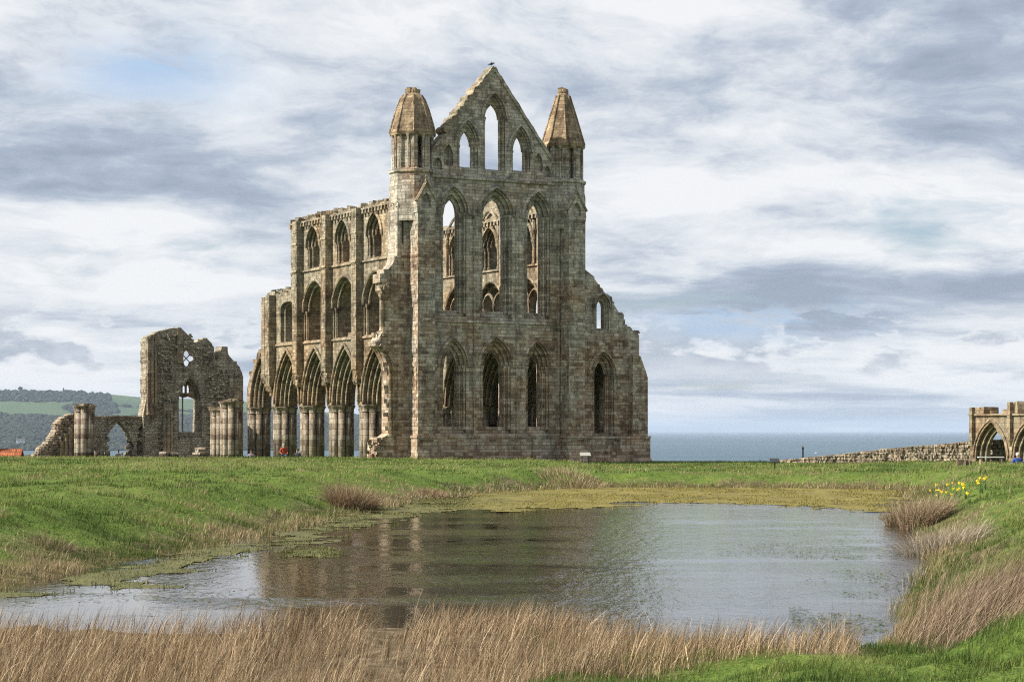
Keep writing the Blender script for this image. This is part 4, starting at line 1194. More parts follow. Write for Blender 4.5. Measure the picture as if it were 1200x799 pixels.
# ================================================================== VEGETATION
def blade_mesh(name, P, h, w, lean, tint, mat, label, cat, segs=2, kind='stuff', pw=1.8, base_up=0.):
    n = len(P); ang = nrng.uniform(0, np.pi, n)
    side = np.stack([np.cos(ang), np.sin(ang), np.zeros(n)], -1)
    vs = []
    for s in range(segs + 1):
        t = s / segs
        c = P.copy(); ll = np.hypot(lean[:, 0], lean[:, 1])
        c[:, 2] += h * t * np.sqrt(np.clip(1 - .75 * (ll * t ** (pw - 1)) ** 2, .1, 1))
        c[:, :2] += lean * (h * t ** pw)[:, None]
        ww = w * (1 - .85 * t ** 1.6)
        if s < segs: vs += [c - side * (ww / 2)[:, None], c + side * (ww / 2)[:, None]]
        else: vs += [c]
    k = len(vs); V = np.stack(vs, 1).reshape(-1, 3)
    tr = []
    for s in range(segs - 1):
        a = 2 * s; tr += [(a, a + 1, a + 3), (a, a + 3, a + 2)]
    a = 2 * (segs - 1); tr += [(a, a + 1, a + 2)]
    F = (np.arange(n)[:, None, None] * k + np.array(tr)[None]).reshape(-1, 3)
    o = raw_mesh(name, V, F, mat, kind, False, np.repeat(tint, k, 0))
    return tag(o, label, cat)


GREENS = np.array([(.055, .092, .018), (.094, .140, .027), (.134, .172, .038), (.185, .212, .056), (.265, .255, .10)])
STRAW = np.array([(.34, .27, .15), (.26, .19, .105), (.42, .35, .21), (.22, .155, .09)])


def mixcol(pal, n, sd=.18):
    c = pal[nrng.integers(0, len(pal), n)]
    return np.clip(c * nrng.normal(1, sd, (n, 1)), .004, .9)


# --- turf tufts: density follows distance so that far turf is not over-built
NT = 85000
phi = nrng.uniform(-.345, .345, NT); d = np.exp(nrng.uniform(np.log(12.5), np.log(150), NT))
tx_, ty_ = phi * d, d
ds = sdist(tx_, ty_)
near_reed = (ty_ < 26) & (ds < 5) & (tx_ < .5 + (ty_ - 14) * .0)
keep = (ds > .12) & ~((ty_ < 27) & (tx_ < .2) & (ds > -1))
tx_, ty_, ds, d = tx_[keep], ty_[keep], ds[keep], d[keep]
# leave the inside of the church and the ruins' footprints to the bare turf
NB = 10
n = len(tx_)
clump = fbm(tx_ * .9, ty_ * .9, 3, 55); patch = fbm(tx_ * .22, ty_ * .22, 3, 66)
hb = .032 + .5 * np.clip(clump - .46, 0, .4) + .4 * np.clip(fbm(tx_ * 2.2, ty_ * 2.2, 2, 57) - .55, 0, .3) + .03 * sstep(2.5, .3, ds)
hb = np.where(ty_ < 30, hb * .62 + .035, hb)
straw_p = np.clip(.75 * sstep(1.9, .4, ds) * sstep(.42, .60, patch) + .5 * sstep(.60, .68, patch) * sstep(5, 1.5, ds) + .035 + .3 * sstep(.66, .70, fbm(tx_ * .35, ty_ * .2, 3, 88)), 0, 1)
straw_p = np.where(ty_ < 24, .03, straw_p)
isst = nrng.random(n) < straw_p
spread = (.04 + .0022 * d)
bx = np.repeat(tx_, NB) + nrng.normal(0, 1, n * NB) * np.repeat(spread, NB); by = np.repeat(ty_, NB) + nrng.normal(0, 1, n * NB) * np.repeat(spread, NB)
bz = ground(bx, by) - .01
hh = np.repeat(hb, NB) * nrng.uniform(.5, 1.3, n * NB)
ww = np.maximum(.005, np.repeat(d, NB) * .00028) * nrng.uniform(.7, 1.4, n * NB)
la = nrng.uniform(0, 6.283, n * NB); lm = nrng.uniform(.1, .75, n * NB)
lean = np.stack([np.cos(la) * lm + .28, np.sin(la) * lm], -1)
gi = np.clip(np.repeat((patch - .5) * 11 + (fbm(tx_ * .7, ty_ * .5, 3, 44) - .5) * 7 + nrng.normal(0, .7, n) + 2.5, NB) + nrng.normal(0, .7, n * NB), 0, 4.9).astype(int)
tint = np.clip(GREENS[gi] * nrng.normal(1, .2, (n * NB, 1)), .004, .9)
tint = np.where(np.repeat(d < 24, NB)[:, None], tint * np.array([.95, 1.0, .95]), tint)
tint = np.where(np.repeat(isst, NB)[:, None], mixcol(STRAW, n * NB), tint)
ok = sdist(bx, by) > .02
blade_mesh('grass', np.stack([bx, by, bz], -1)[ok], hh[ok], ww[ok], lean[ok], tint[ok], M['blade'], 'tussocky green meadow grass with straw patches on the banks round the pond', 'grass')

# --- sedge and dead stems on the muddy margin of the pond
n = 26000
i = nrng.integers(0, len(POND), n); t = nrng.random(n)[:, None]
p = POND[i] * (1 - t) + POND[(i + 1) % len(POND)] * t + nrng.normal(0, .55, (n, 2))
sd = sdist(p[:, 0], p[:, 1]); dens = fbm(p[:, 0] * .5, p[:, 1] * .5, 3, 8)
ok = (sd > -.5) & (sd < 1.5) & (p[:, 1] > 28) & (dens > .44) & ((p[:, 0] < 4) | (sd > -.1) | (p[:, 1] > 60))
p = p[ok]; n = len(p); dd_ = p[:, 1]
z = np.maximum(ground(p[:, 0], p[:, 1]), -.02)
gc = np.where((nrng.random(n) < .55)[:, None], mixcol(STRAW, n), mixcol(np.array([(.10, .12, .03), (.14, .13, .045), (.17, .15, .06)]), n))
la = nrng.uniform(0, 6.28, n); lm = nrng.uniform(.1, .9, n)
blade_mesh('marsh_sedge', np.stack([p[:, 0], p[:, 1], z], -1), nrng.uniform(.08, .34, n), np.maximum(.005, dd_ * .00022), np.stack([np.cos(la) * lm + .2, np.sin(la) * lm], -1), gc, M['reed'],
           'short straw and olive sedge along the muddy pond margin', 'sedge')

vp = []
for q, soft, cnt in zip(pw, (1.3, .8, .5), (30000, 26000, 2500)):
    a = nrng.uniform(q[:, 0].min(), q[:, 0].max(), cnt * 2); b = nrng.uniform(q[:, 1].min(), q[:, 1].max(), cnt * 2)
    sd = -sdist(a, b, q)
    hh_ = sd / soft + (fbm(a * .5, b * .5, 3, 33) - .5) * 3.6 + (fbm(a * 2.2, b * 1.2, 4, 37) - .5) * 3.4 - (.75 if soft < 1 else -.2)
    k = (hh_ > 0) & (sdist(a, b) < .4) & (fbm(a * .8, b * .4, 3, 19) > (.46 if soft > 1 else .36)); vp.append(np.stack([a[k], b[k], np.full(k.sum(), .005)], -1))
vp = np.concatenate(vp); n = len(vp); la = nrng.uniform(0, 6.28, n); lm = nrng.uniform(.2, 1.1, n)
isl = vp[:, 0] < -1.5 + vp[:, 1] * .0
vc = np.where(isl[:, None], mixcol(np.array([(.10, .115, .028), (.13, .135, .04), (.17, .15, .06), (.07, .08, .02)]), n), mixcol(np.array([(.20, .165, .035), (.26, .205, .055), (.13, .115, .025), (.14, .16, .035)]), n))
blade_mesh('water_weed', vp, nrng.uniform(.02, .085, n), np.maximum(.006, vp[:, 1] * .00035), np.stack([np.cos(la) * lm, np.sin(la) * lm], -1), vc, M['reed'], 'low olive weed growing through the algae mats', 'water weed')

# --- reed bed on the near shore
def reed_field(name, n, xr, yr, keepf, hr, lean0, pal, label, zf=None):
    x = nrng.uniform(*xr, n); y = nrng.uniform(*yr, n)
    k = keepf(x, y); x, y = x[k], y[k]; n = len(x)
    z = np.maximum(ground(x, y), -.05)
    h = nrng.uniform(*hr, n) * (.75 + .5 * fbm(x * .9, y * .9, 3, 21))
    la = nrng.uniform(0, 6.28, n); lm = np.abs(nrng.normal(0, .26, n))
    bent = nrng.random(n) < .16; la2 = nrng.uniform(0, 6.28, n)
    lean = np.stack([lean0[0] * nrng.uniform(.4, 1.5, n) + np.cos(la) * lm, lean0[1] + np.sin(la) * lm], -1)
    lean[bent] = np.stack([np.cos(la2) * .9 + .3, np.sin(la2) * .9], -1)[bent]; h[bent] *= nrng.uniform(.5, 1.1, bent.sum())
    tint = mixcol(pal, n, .30) * (.72 + .56 * fbm(x * 1.3, y * 1.3, 3, 24))[:, None]
    blade_mesh(name, np.stack([x, y, z], -1), h, nrng.uniform(.0026, .0055, n) * np.where(nrng.random(n) < .12, 1.9, 1.), lean, tint, M['reed'], label, 'reeds', segs=5, pw=1.5)


REEDC = np.array([(.26, .178, .098), (.18, .116, .064), (.36, .265, .156), (.10, .065, .038), (.47, .37, .24)])
def near_keep(x, y):
    px = 600 + x / y * FP
    gap = np.exp(-((px - 460) / 26.) ** 2) * sstep(21.2, 23.2, y) + .55 * np.exp(-((px - 450) / 45.) ** 2)
    right = sstep(1010, 985, px)
    dn = (.35 + 1.0 * fbm(x * 1.1, y * 1.1, 3, 77)) * right * (1 - np.clip(gap * 1.3, 0, 1))
    top = 24.4 + (fbm(x * .8, x * .3, 3, 31) - .5) * 2.4 - 1.2 * sstep(520, 800, px)
    edge = np.clip((top - y) / 1.6, 0, 1)
    front = np.where(px > 560, sstep(16.9, 18.0, y - .0) * sstep(.0, .5, y - (16.8 + (px - 690) * .004)), 1)
    return (nrng.random(len(x)) < dn * (.15 + .85 * edge) * (edge > 0) * front)
reed_field('reed_bed', 78000, (-7.5, 4.2), (16.3, 26.4), near_keep, (.19, .45), (.33, .05), REEDC, 'tall dead straw brown reeds along the near shore, leaning right')

REEDR = np.array([(.235, .165, .105), (.17, .115, .072), (.30, .22, .145), (.38, .30, .205), (.10, .068, .046)])
def right_keep(x, y):
    px = 600 + x / y * FP
    q = RUSHP
    sd = -sdist(x, y, q)
    return nrng.random(len(x)) < np.clip(sd / .5, 0, 1) * .9
reed_field('rush_bank', 30000, (3.8, 8.6), (18, 30.5), right_keep, (.55, 1.0), (.62, -.02), REEDR, 'dense brown rushes on the right bank above the near grass')


def Wg(px, py):
    d = np.concatenate([np.arange(13, 60, .15), np.arange(60, 150, .4)]); x = (px - 600) / FP * d; z = ground(x, d)
    yy = HOR + (EYE - z) / d * FP; k = int(np.argmax(yy <= py)) if (yy <= py).any() else len(d) - 1
    return float(x[k]), float(d[k])


def tussock(name, label, x, y, r, n, hr, pal, lean0=(.1, 0), group=None, z0=None, out_=.9):
    t = thing(name, label, 'rushes', (x, y, float(ground(np.array([x]), np.array([y]))[0])), 0, group)
    a = nrng.uniform(0, 6.28, n); rr = r * np.sqrt(nrng.random(n))
    px_ = np.cos(a) * rr; py_ = np.sin(a) * rr
    z = ground(x + px_, y + py_) - t.location.z
    lean = np.stack([px_ / r * out_ + lean0[0] + nrng.normal(0, .32, n), py_ / r * out_ * .6 + lean0[1] + nrng.normal(0, .32, n)], -1)
    tint = mixcol(pal, n, .3); gs = nrng.random(n) < .10; tint[gs] = mixcol(GREENS, int(gs.sum()))
    o = blade_mesh('stems', np.stack([px_, py_, z], -1), nrng.uniform(*hr, n), np.full(n, max(.006, y * .00019)) * nrng.uniform(.7, 1.3, n), lean, tint, M['reed'], None, None, segs=4, pw=1.5, kind=None)
    o.parent = t
    return t


x, y = Wg(412, 597); tussock('rush_tussock', 'round reddish brown rush tussock on the left bank edge', x, y + .3, .72, 2600, (.35, 1.0), REEDR * np.array([1.25, 1.2, 1.15]))
x, y = Wg(1082, 618); tussock('rush_tussock', 'upright brown rush clump at the far right corner of the water', x, y, .62, 2400, (.4, .95), REEDR * 1.25, (.3, 0), out_=.45)
x, y = Wg(1056, 617); tussock('rush_tussock', 'smaller brown rush clump at the water edge, left of the upright clump', x, y, .4, 1100, (.3, .75), REEDR * 1.2, (.2, 0), out_=.5)
x, y = Wg(1108, 645); tussock('rush_tussock', 'grey bleached dead stems matted on the right bank below the upright clump', x, y, .95, 1500, (.35, .65), np.array([(.33, .27, .2), (.27, .215, .165), (.4, .34, .26)]), (.2, 0), out_=1.1)
x, y = Wg(505, 584); tussock('rush_tussock', 'low pinkish dead tuft on the left bank beyond the round tussock', x, y + 1.0, .5, 500, (.2, .42), np.array([(.38, .25, .17), (.3, .2, .13)]))
x, y = Wg(672, 568); tussock('dead_grass_tuft', 'pale matted tuft of dead grass on the far bank below the small panel', x, y, 1.6, 1500, (.25, .5), STRAW, (.2, 0), out_=1.1)
x, y = Wg(63, 640); tussock('dead_grass_tuft', 'small brown dead tuft in the left meadow bank', x, y, .45, 400, (.15, .3), REEDR, (.2, 0), out_=1.1)

# --- floating pondweed leaves
def leaves(n, f):
    p = f(n); sd = sdist(p[:, 0], p[:, 1]); dn = fbm(p[:, 0] * .9, p[:, 1] * .5, 4, 61)
    return p[(sd < -.05) & (dn > .5)]
def pxreg(x0, x1, y0, y1):
    def f(n):
        a = nrng.uniform(x0, x1, n); b = nrng.uniform(y0, y1, n); return np.array([W(i, j) for i, j in zip(a, b)])
    return f
P_ = np.concatenate([leaves(2600, pxreg(120, 430, 636, 690)), leaves(700, pxreg(30, 330, 680, 706)), leaves(3000, pxreg(925, 1075, 640, 745)), leaves(350, pxreg(840, 930, 636, 650)), leaves(900, pxreg(930, 1075, 610, 660))])
n = len(P_); a = nrng.uniform(0, 6.28, n); s_ = nrng.uniform(.014, .045, n); til = nrng.uniform(.0, .22, n)
c, s2 = np.cos(a), np.sin(a)
def lp(fx, fy, fz): return np.stack([P_[:, 0] + (c * fx - s2 * fy) * s_, P_[:, 1] + (s2 * fx + c * fy) * s_, .006 + fz * s_ * np.abs(til)], -1)
V = np.stack([lp(-1, 0, 0), lp(0, -.6, .3), lp(1.3, 0, 1.), lp(0, .6, .3)], 1).reshape(-1, 3)
F = np.arange(n)[:, None] * 4 + np.arange(4)[None]
tn = np.repeat(mixcol(np.array([(.10, .15, .03), (.15, .17, .05), (.06, .07, .025), (.05, .04, .02)]), n), 4, 0)
tag(raw_mesh('pondweed', V, F, M['blade'], 'stuff', False, tn), 'scattered small floating pondweed leaves on the water', 'pondweed')

# --- daffodils on the right bank
def daffodil(x, y, lab, grp):
    z = float(ground(np.array([x]), np.array([y]))[0]); t = thing('daffodil', lab, 'flower', (x, y, z), rng.uniform(0, 6.28), grp)
    h = rng.uniform(.22, .40); q = MB(); q.tube([(0, 0, -.03), (.01, 0, h * .6), (.03, 0, h), (.07, 0, h + .02)], .008, 5); q.build('stem', M['leaf'], t)
    q = MB()
    for k in range(6):
        a = k * 1.047; b = .058
        q.add([(.075, 0, h + .02), (.085, b * .55 * math.cos(a + .35), h + .02 + b * .55 * math.sin(a + .35)), (.08, b * math.cos(a), h + .02 + b * math.sin(a)), (.085, b * .55 * math.cos(a - .35), h + .02 + b * .55 * math.sin(a - .35))], [(0, 1, 2, 3)])
    q.tube([(.075, 0, h + .02), (.11, 0, h + .02), (.13, 0, h + .02)], [.016, .02, .028], 8); q.build('flower_head', M['petal'], t)
    q = MB()
    for k in range(6):
        a = rng.uniform(0, 6.28); l_ = rng.uniform(.2, .36); q.add([(-.01 * math.sin(a), .01 * math.cos(a), -.02), (.01 * math.sin(a), -.01 * math.cos(a), -.02), (.07 * math.cos(a), .07 * math.sin(a), l_)], [(0, 1, 2)])
    q.build('leaf', M['leaf'], t)
for px_, py_, n, lab, grp in ((1112, 587, 21, 'yellow daffodil in the larger clump on the right bank', 'daffodils of the larger clump'), (1153, 579, 6, 'yellow daffodil in the small clump at the right of the larger one', 'daffodils of the smaller clump')):
    for k in range(n):
        x, y = Wg(px_ + (rng.uniform(-22, 26) if n > 9 else rng.uniform(-7, 7)), py_ + rng.uniform(-6, 6)); daffodil(x, y, lab, grp)

# ================================================================== SMALL THINGS
def gz(x, y): return float(ground(np.array([x]), np.array([y]))[0])
# wooden board at the water's edge
x, y = W(462, 753, .06)
t = thing('wooden_board', 'weathered plank lying across the gap in the near reeds at the waterline', 'plank', (x, y, .05), R(3))
q = MB(); q.box(-.55, .5, -.08, .08, -.03, .035, .004); q.build('plank', M['wood'], t)
for sx_ in (-.4, .35):
    q = MB(); q.lathe(sx_, .02, [(.05, -.5), (.05, -.035)], 8); q.build('post', M['wood'], t)

def lectern(label, px, py, d, w, h, mat_p):
    x = (px - 600) / FP * d; y = d; z = gz(x, y); t = thing('information_panel', label, 'sign', (x, y, z), R(6))
    for sx_ in ((-w * .32, w * .32) if w > .6 else (0,)):
        q = MB(); q.box(sx_ - .03, sx_ + .03, -.03, .03, -.2, h - .02); q.build('leg', M['dark_metal'], t)
    q = MB(); q.add([(-w / 2, -.2, h - .08), (w / 2, -.2, h - .08), (w / 2, .22, h + .12), (-w / 2, .22, h + .12), (-w / 2, -.18, h - .13), (w / 2, -.18, h - .13), (w / 2, .24, h + .07), (-w / 2, .24, h + .07)],
                    [(0, 1, 2, 3), (7, 6, 5, 4), (0, 4, 5, 1), (1, 5, 6, 2), (2, 6, 7, 3), (3, 7, 4, 0)]); q.build('panel', mat_p, t)
lectern('pale slanted information panel on two legs at the foot of the church wall', 686, 541, 128, .66, .60, M['panel'])
lectern('small dark information panel on a single post in the grass by the sea', 908, 551, 112, .5, .55, M['dark_metal'])
x = (941 - 600) / FP * 150; z = EYE - (521.5 - HOR) / FP * 150
t = thing('lamp_post', 'slim dark post with pale cap standing before the sea', 'post', (x, 150, gz(x, 150)))
hp = z - gz(x, 150)
q = MB(); q.lathe(0, 0, [(.075, -.3), (.075, .3), (.052, .35), (.052, hp - .3), (.075, hp - .28), (.075, hp - .18)], 10); q.build('pole', M['dark_metal'], t)
q = MB(); q.lathe(0, 0, [(.08, hp - .17), (.11, hp - .1), (.05, hp)], 10); q.build('cap', M['board'], t)


def boat(name, label, px, py, d, L):
    t = thing(name, label, 'boat', ((px - 600) / FP * d, d, -58), R(4))
    q = MB(); vs = []
    for x_, w_, z0, z1 in ((-.5, .12, .0, .16), (-.2, .15, -.02, .15), (.2, .14, -.02, .17), (.5, .005, .06, .22)): vs += [(x_ * L, -w_ * L, z1 * L), (x_ * L, 0, z0 * L - .01 * L), (x_ * L, w_ * L, z1 * L)]
    fs = []
    for i in range(3): fs += [(3 * i, 3 * i + 1, 3 * i + 4, 3 * i + 3), (3 * i + 1, 3 * i + 2, 3 * i + 5, 3 * i + 4), (3 * i, 3 * i + 3, 3 * i + 5, 3 * i + 2)]
    fs += [(0, 2, 1)]; q.add(vs, fs); q.build('hull', M['white'], t)
    q = MB(); q.box(-.25 * L, .08 * L, -.09 * L, .09 * L, .14 * L, .32 * L, .02 * L); q.build('cabin', M['white'], t)
    q = MB(); q.lathe(-.05 * L, 0, [(.012 * L, .3 * L), (.006 * L, .6 * L)], 6); q.build('mast', M['white'], t)
boat('boat', 'small white motor boat on the sea below the horizon', 956.5, 532, 5300, 11.)
boat('ship', 'tiny pale ship on the sea horizon', 937, 506, 26000, 40.)

# bird on the gable peak
b = to_world(6.03, .5, 27.72); t = thing('bird', 'dark bird with half-spread wings perched on the gable peak', 'bird', b, R(10)); t.scale = (.8, .8, .8)
q = MB(); q.tube([(-.34, 0, .12), (-.2, 0, .15), (-.05, 0, .17), (.1, 0, .2), (.18, 0, .26), (.24, 0, .28), (.31, 0, .265)], [.02, .05, .09, .08, .05, .055, .01], 8)
for s2 in (-1, 1):
    q.tube([(.02, s2 * .05, .22), (-.0, s2 * .22, .3), (-.08, s2 * .45, .30)], [.05, .035, .008], 6); q.tube([(-.02, s2 * .03, .12), (-.02, s2 * .03, -.02)], .012, 5)
q.build('body', M['feather'], t, smooth=True)


# people -----------------------------------------------------------------
def skin_mesh(name, verts, edges, mats, parent):
    me = bpy.data.meshes.new(name); me.from_pydata([v[:3] for v in verts], edges, [])
    o = bpy.data.objects.new(name, me); COL.objects.link(o)
    o.modifiers.new('s', 'SKIN'); sub = o.modifiers.new('d', 'SUBSURF'); sub.levels = sub.render_levels = 1
    for i, v in enumerate(verts):
        me.skin_vertices[0].data[i].radius = (v[3], v[4] if len(v) > 4 else v[3])
    me.skin_vertices[0].data[0].use_root = True
    dg = bpy.context.evaluated_depsgraph_get(); dg.update()
    m2 = bpy.data.meshes.new_from_object(o.evaluated_get(dg)); bpy.data.objects.remove(o)
    m2.name = name; m2.materials.clear(); m2.materials.append(mats)
    m2.polygons.foreach_set('use_smooth', [True] * len(m2.polygons))
    r_ = bpy.data.objects.new(name, m2); COL.objects.link(r_); r_.parent = parent
    return r_


def person(label, loc, rz, jacket, legs, hair, sit=False, arm=.1, s=1.0):
    t = thing('person', label, 'person', loc, rz); t.scale = (s, s, s)
    hz = .48 if sit else .92
    hip = (0, 0, hz)
    def leg(sd):
        if sit: return [(sd * .1, 0, hz - .02), (sd * .12, -.42, hz + .03), (sd * .12, -.45, .06), (sd * .13, -.62, .04)]
        return [(sd * .1, 0, hz - .05), (sd * .11, -.02, .5), (sd * .12, .02, .07), (sd * .13, -.14, .04)]
    sh = hz + .50
    def armp(sd): return [(sd * .19, 0, sh), (sd * (.24 + arm), -.02, sh - .28), (sd * (.2 + arm * .6), -.22, sh - .42), (sd * (.17 + arm * .5), -.30, sh - .42)]
    body = [(*hip, .14, .10), (0, 0, hz + .22, .13, .095), (0, 0, sh - .05, .16, .10), (0, 0, sh + .07, .055), (0, -.01, sh + .15, .075, .085), (0, -.01, sh + .25, .085, .1), (0, -.01, sh + .32, .06)]
    ed = [(0, 1), (1, 2), (2, 3), (3, 4), (4, 5), (5, 6)]
    for sd in (-1, 1):
        L = leg(sd); b0 = len(body); body += [(*L[0], .085), (*L[1], .06), (*L[2], .04), (*L[3], .035)]; ed += [(0, b0), (b0, b0 + 1), (b0 + 1, b0 + 2), (b0 + 2, b0 + 3)]
        A = armp(sd); b0 = len(body); body += [(*A[0], .055), (*A[1], .042), (*A[2], .032), (*A[3], .026)]; ed += [(2, b0), (b0, b0 + 1), (b0 + 1, b0 + 2), (b0 + 2, b0 + 3)]
    skin_mesh('body', body, ed, M['skin'], t)
    jk = [(0, 0, hz - .04, .175, .13), (0, 0, hz + .22, .16, .125), (0, 0, sh - .04, .18, .125), (0, 0, sh + .05, .09)]; je = [(0, 1), (1, 2), (2, 3)]
    for sd in (-1, 1):
        A = armp(sd); b0 = len(jk); jk += [(*A[0], .078), (*A[1], .064), (*A[2], .052)]; je += [(2, b0), (b0, b0 + 1), (b0 + 1, b0 + 2)]
    skin_mesh('jacket', jk, je, jacket, t)
    tr_ = [(0, 0, hz - .02, .165, .12)]; te = []
    for sd in (-1, 1):
        L = leg(sd); b0 = len(tr_); tr_ += [(*L[0], .105), (*L[1], .08), (*L[2], .06)]; te += [(0, b0), (b0, b0 + 1), (b0 + 1, b0 + 2)]
    skin_mesh('trousers', tr_, te, legs, t)
    q = MB(); q.lathe(0, .015, [(.075, sh + .17), (.1, sh + .22), (.105, sh + .28), (.085, sh + .34), (.03, sh + .37)], 10); q.build('hair', hair, t, smooth=True)
    return t


def stand(px, py_head, d, ht):
    z = EYE - (py_head - HOR) / FP * d
    return ((px - 600) / FP * d, d, z - ht)
HS = 1.79; HSIT = 1.35
person('dark coated person on the left of the pair at the open arch', stand(138.5, 527, 187, HS), R(-30), M['coat'], M['coat'], M['hair'])
person('dark coated person on the right of the pair at the open arch', stand(143.5, 530, 187, HS), R(40), M['coat'], M['denim'], M['hair'], s=.98)
person('person in bright orange jacket and blue jeans standing against an arcade pillar', stand(332.5, 518.5, 152, HS), R(20), M['orange'], M['denim'], M['pale_cloth'], arm=.06, s=.96)
person('person in lilac top near the broken pillar, only head and shoulders showing', stand(294.5, 527, 158, HS), R(10), M['lilac'], M['coat'], M['hair'])
person('person in dark clothes half hidden by the grass right of the orange jacket', stand(348.5, 525.5, 152, HS), R(-20), M['coat'], M['coat'], M['hair'])
person('person in blue jacket under the nearer arch of the right arcade', stand(1192.5, 530, 121, HS), R(0), M['royal'], M['denim'], M['white'])

# picnic bench and loose stones by the right arcade
x = (1161 - 600) / FP * 120; t = thing('picnic_bench', 'pale wooden bench in front of the left arch of the right arcade', 'bench', (x, 120, gz(x, 120)), R(4))
q = MB(); q.box(-.75, .75, -.2, .2, .42, .48, .005); q.build('seat', M['board'], t)
for sx_ in (-.6, .6):
    q = MB(); q.box(sx_ - .04, sx_ + .04, -.18, .18, -.1, .418); q.build('leg', M['wood'], t)
for k, (px_, lab) in enumerate(((1124, 'pale loose stone block farthest left at the foot of the boundary wall'), (1129, 'middle loose stone block between two others by the boundary wall'), (1134, 'loose stone block nearest the right arcade'))):
    d = 121; x = (px_ - 600) / FP * d; q = MB(); q.rock((0, 0, .12), (.34, .4, .42 - .05 * k), r2, .2); o = q.build('stone_block', M['far']); o.location = (x, d, gz(x, d)); tag(o, lab, 'stone block', 'loose blocks by the right arcade')

# ================================================================== AIR, SKY, SUN, CAMERA
m, nt, out = newmat('haze'); g = N(nt)
vo = g.n('ShaderNodeVolumePrincipled'); vo.inputs['Color'].default_value = (.62, .76, .97, 1); vo.inputs['Density'].default_value = 2.8e-5
vo.inputs['Anisotropy'].default_value = .0
g.l(vo.outputs[0], out.inputs['Volume'])
q = MB(); q.box(-74000, 74000, -3500, 74000, -63.5, 260.)
hz_o = tag(q.build('haze', m), 'thin bluish sea haze over the bay', 'haze', kind='stuff')

SUN_EL = R(41); 
# the sun stands in the south, a little behind the plane of the east front
az_local = math.radians(180 - 14)     # direction to the sun in the abbey frame: mostly -u with a little +v
su_, sv_ = math.cos(az_local), math.sin(az_local)
wx, wy = su_ * CT - sv_ * ST, su_ * ST + sv_ * CT
sun_dir = Vector((wx * math.cos(SUN_EL), wy * math.cos(SUN_EL), math.sin(SUN_EL)))
sl_ = bpy.data.lights.new('sun', 'SUN'); sl_.energy = 4.8; sl_.angle = R(.53); sl_.color = (1., .93, .82)
so = bpy.data.objects.new('sun', sl_); COL.objects.link(so); so.rotation_euler = sun_dir.to_track_quat('Z', 'Y').to_euler(); so.location = (0, 0, 60)

wd = bpy.data.worlds.new('World'); scene.world = wd; wd.use_nodes = True; nt = wd.node_tree; nt.nodes.clear(); g = N(nt)
out = g.n('ShaderNodeOutputWorld')
sky = g.n('ShaderNodeTexSky', sky_type='NISHITA'); sky.sun_disc = False; sky.sun_elevation = SUN_EL; sky.sun_rotation = math.atan2(wx, wy); sky.air_density = 1.; sky.dust_density = .3; sky.ozone_density = 3.
bg = g.n('ShaderNodeBackground'); bg.inputs[1].default_value = .055; g.l(sky.outputs[0], bg.inputs[0])
dr = g.n('ShaderNodeTexCoord').outputs['Generated']; dx, dy, dz = g.sep(dr)
zz = g.math('ADD', g.math('MAXIMUM', dz, 0.), .095)
cx_ = g.math('DIVIDE', dx, zz); cy_ = g.math('DIVIDE', dy, zz)
az_ = g.math('ARCTAN2', dx, dy)
lz = g.math('MULTIPLY', g.math('LOGARITHM', g.math('ADD', g.math('MAXIMUM', dz, 0.), .05), 2.71828), 2.2)
cv = g.comb(g.math('MULTIPLY', az_, 5.2), g.math('ADD', lz, g.math('MULTIPLY', az_, .25)), 1.3)
wv = g.n('ShaderNodeTexNoise'); wv.inputs['Scale'].default_value = 1.6; wv.inputs['Detail'].default_value = 6
g.l(cv, wv.inputs['Vector'])
va = g.n('ShaderNodeVectorMath', operation='MULTIPLY_ADD'); g.l(wv.outputs['Color'], va.inputs[0]); va.inputs[1].default_value = (.45, .35, 0); g.l(cv, va.inputs[2])
sep_ = g.sep(va.outputs[0])
a1 = g.noise(va.outputs[0], .95, 9, .56)
a2 = g.noise(g.comb(g.math('MULTIPLY', sep_[0], .8), g.math('MULTIPLY', sep_[1], 1.15), 4.3), 1.7, 9, .56)
a3 = g.noise(g.comb(g.math('MULTIPLY', sep_[0], .8), g.math('MULTIPLY', sep_[1], 1.2), 9.), 3.2, 10, .64)
br_ = g.math('ADD', g.math('MULTIPLY', a1, .42), g.math('ADD', g.math('MULTIPLY', a2, .40), g.math('MULTIPLY', a3, .40)))
br_ = g.math('SUBTRACT', br_, .09)
def bump_(x, c_, w_): 
    d_ = g.math('DIVIDE', g.math('SUBTRACT', x, c_), w_)
    return g.math('EXPONENT', g.math('MULTIPLY', g.math('MULTIPLY', d_, d_), -1.))
rgt = g.map(az_, .0, .09); lft = g.math('SUBTRACT', 1., g.map(az_, -.12, .0))
wob_ = g.math('ADD', dz, g.math('MULTIPLY', g.math('SUBTRACT', a2, .5), .03))
br_ = g.math('ADD', br_, g.math('MULTIPLY', g.math('MULTIPLY', bump_(wob_, .086, .010), rgt), .085))
br_ = g.math('SUBTRACT', br_, g.math('MULTIPLY', g.math('MULTIPLY', bump_(wob_, .066, .008), rgt), .06))
br_ = g.math('ADD', br_, g.math('MULTIPLY', bump_(wob_, .036, .012), .055))
br_ = g.math('ADD', br_, g.math('MULTIPLY', g.math('MULTIPLY', bump_(wob_, .195, .022), lft), .07))
br_ = g.math('SUBTRACT', br_, g.math('MULTIPLY', bump_(dz, .0, .016), .06))
cl = g.ramp(br_, [(.39, (.34, .40, .50)), (.45, (.44, .505, .61)), (.49, (.57, .625, .71)), (.535, (.76, .795, .84)), (.60, (.93, .94, .955))])
pv = g.comb(g.math('MULTIPLY', az_, 11.), g.math('MULTIPLY', dz, 30.), 3.3)
pf = g.noise(pv, 1.9, 7, .55)
band = g.math('MULTIPLY', g.map(dz, .020, .034), g.map(dz, .062, .048))
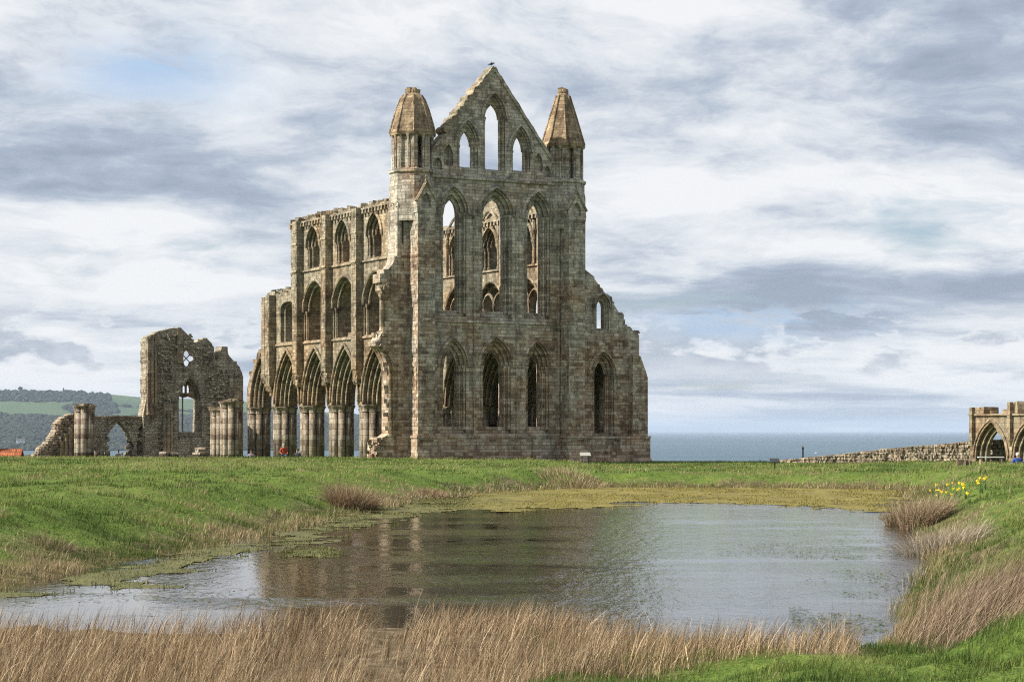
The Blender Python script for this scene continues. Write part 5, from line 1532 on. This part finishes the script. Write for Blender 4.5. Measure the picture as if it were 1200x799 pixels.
cl = g.mix(g.math('MULTIPLY', g.math('MULTIPLY', g.map(pf, .485, .51), band), .8), cl, (.84, .86, .89))
cl = g.mix(g.math('MULTIPLY', g.math('MULTIPLY', g.map(pf, .515, .57), band), .85), cl, g.ramp(g.noise(pv, 3.5, 5, .6), [(.35, (.37, .43, .52)), (.65, (.56, .61, .69))]))
cov = g.map(g.noise(g.comb(g.math('MULTIPLY', sep_[0], .8), sep_[1], 2.), .9, 6, .6), .32, .42)
gap = g.math('ADD', g.math('MULTIPLY', bump_(az_, .115, .05), bump_(wob_, .051, .007)), g.math('MULTIPLY', bump_(az_, -.175, .045), bump_(wob_, .170, .016)))
gap = g.math('MULTIPLY', gap, g.map(a3, .42, .54))
cl = g.mix(g.math('MULTIPLY', gap, .85), cl, (.42, .60, .84))
bgc = g.n('ShaderNodeBackground'); g.l(cl, bgc.inputs[0]); bgc.inputs[1].default_value = .56
mx = g.n('ShaderNodeMixShader'); g.l(g.math('MULTIPLY', cov, .95), mx.inputs[0]); g.l(bg.outputs[0], mx.inputs[1]); g.l(bgc.outputs[0], mx.inputs[2])
g.l(mx.outputs[0], out.inputs[0])

cam = bpy.data.cameras.new('camera'); co = bpy.data.objects.new('camera', cam); COL.objects.link(co); scene.camera = co
co.location = (0, 0, EYE); co.rotation_euler = (R(90), 0, 0)
cam.sensor_fit = 'HORIZONTAL'; cam.sensor_width = 36; cam.lens = FP / 1200 * 36; cam.shift_y = (HOR - 399.5) / 1200; cam.clip_start = .2; cam.clip_end = 200000

vs_ = scene.view_settings; vs_.view_transform = 'Standard'; vs_.look = 'None'; vs_.gamma = 1; vs_.exposure = .85; vs_.use_curve_mapping = False
c = scene.cycles if hasattr(scene, 'cycles') else None
scene.render.engine = 'CYCLES'
c = scene.cycles
c.max_bounces = 6; c.diffuse_bounces = 3; c.glossy_bounces = 3; c.transmission_bounces = 2; c.transparent_max_bounces = 8; c.volume_bounces = 0
c.use_denoising = False; c.use_adaptive_sampling = False; c.adaptive_threshold = .008; c.pixel_filter_type = 'BLACKMAN_HARRIS'; c.filter_width = 1.15
try: c.denoiser = 'OPENIMAGEDENOISE'; c.denoising_input_passes = 'RGB_ALBEDO_NORMAL'; c.denoising_prefilter = 'ACCURATE'
except Exception: pass
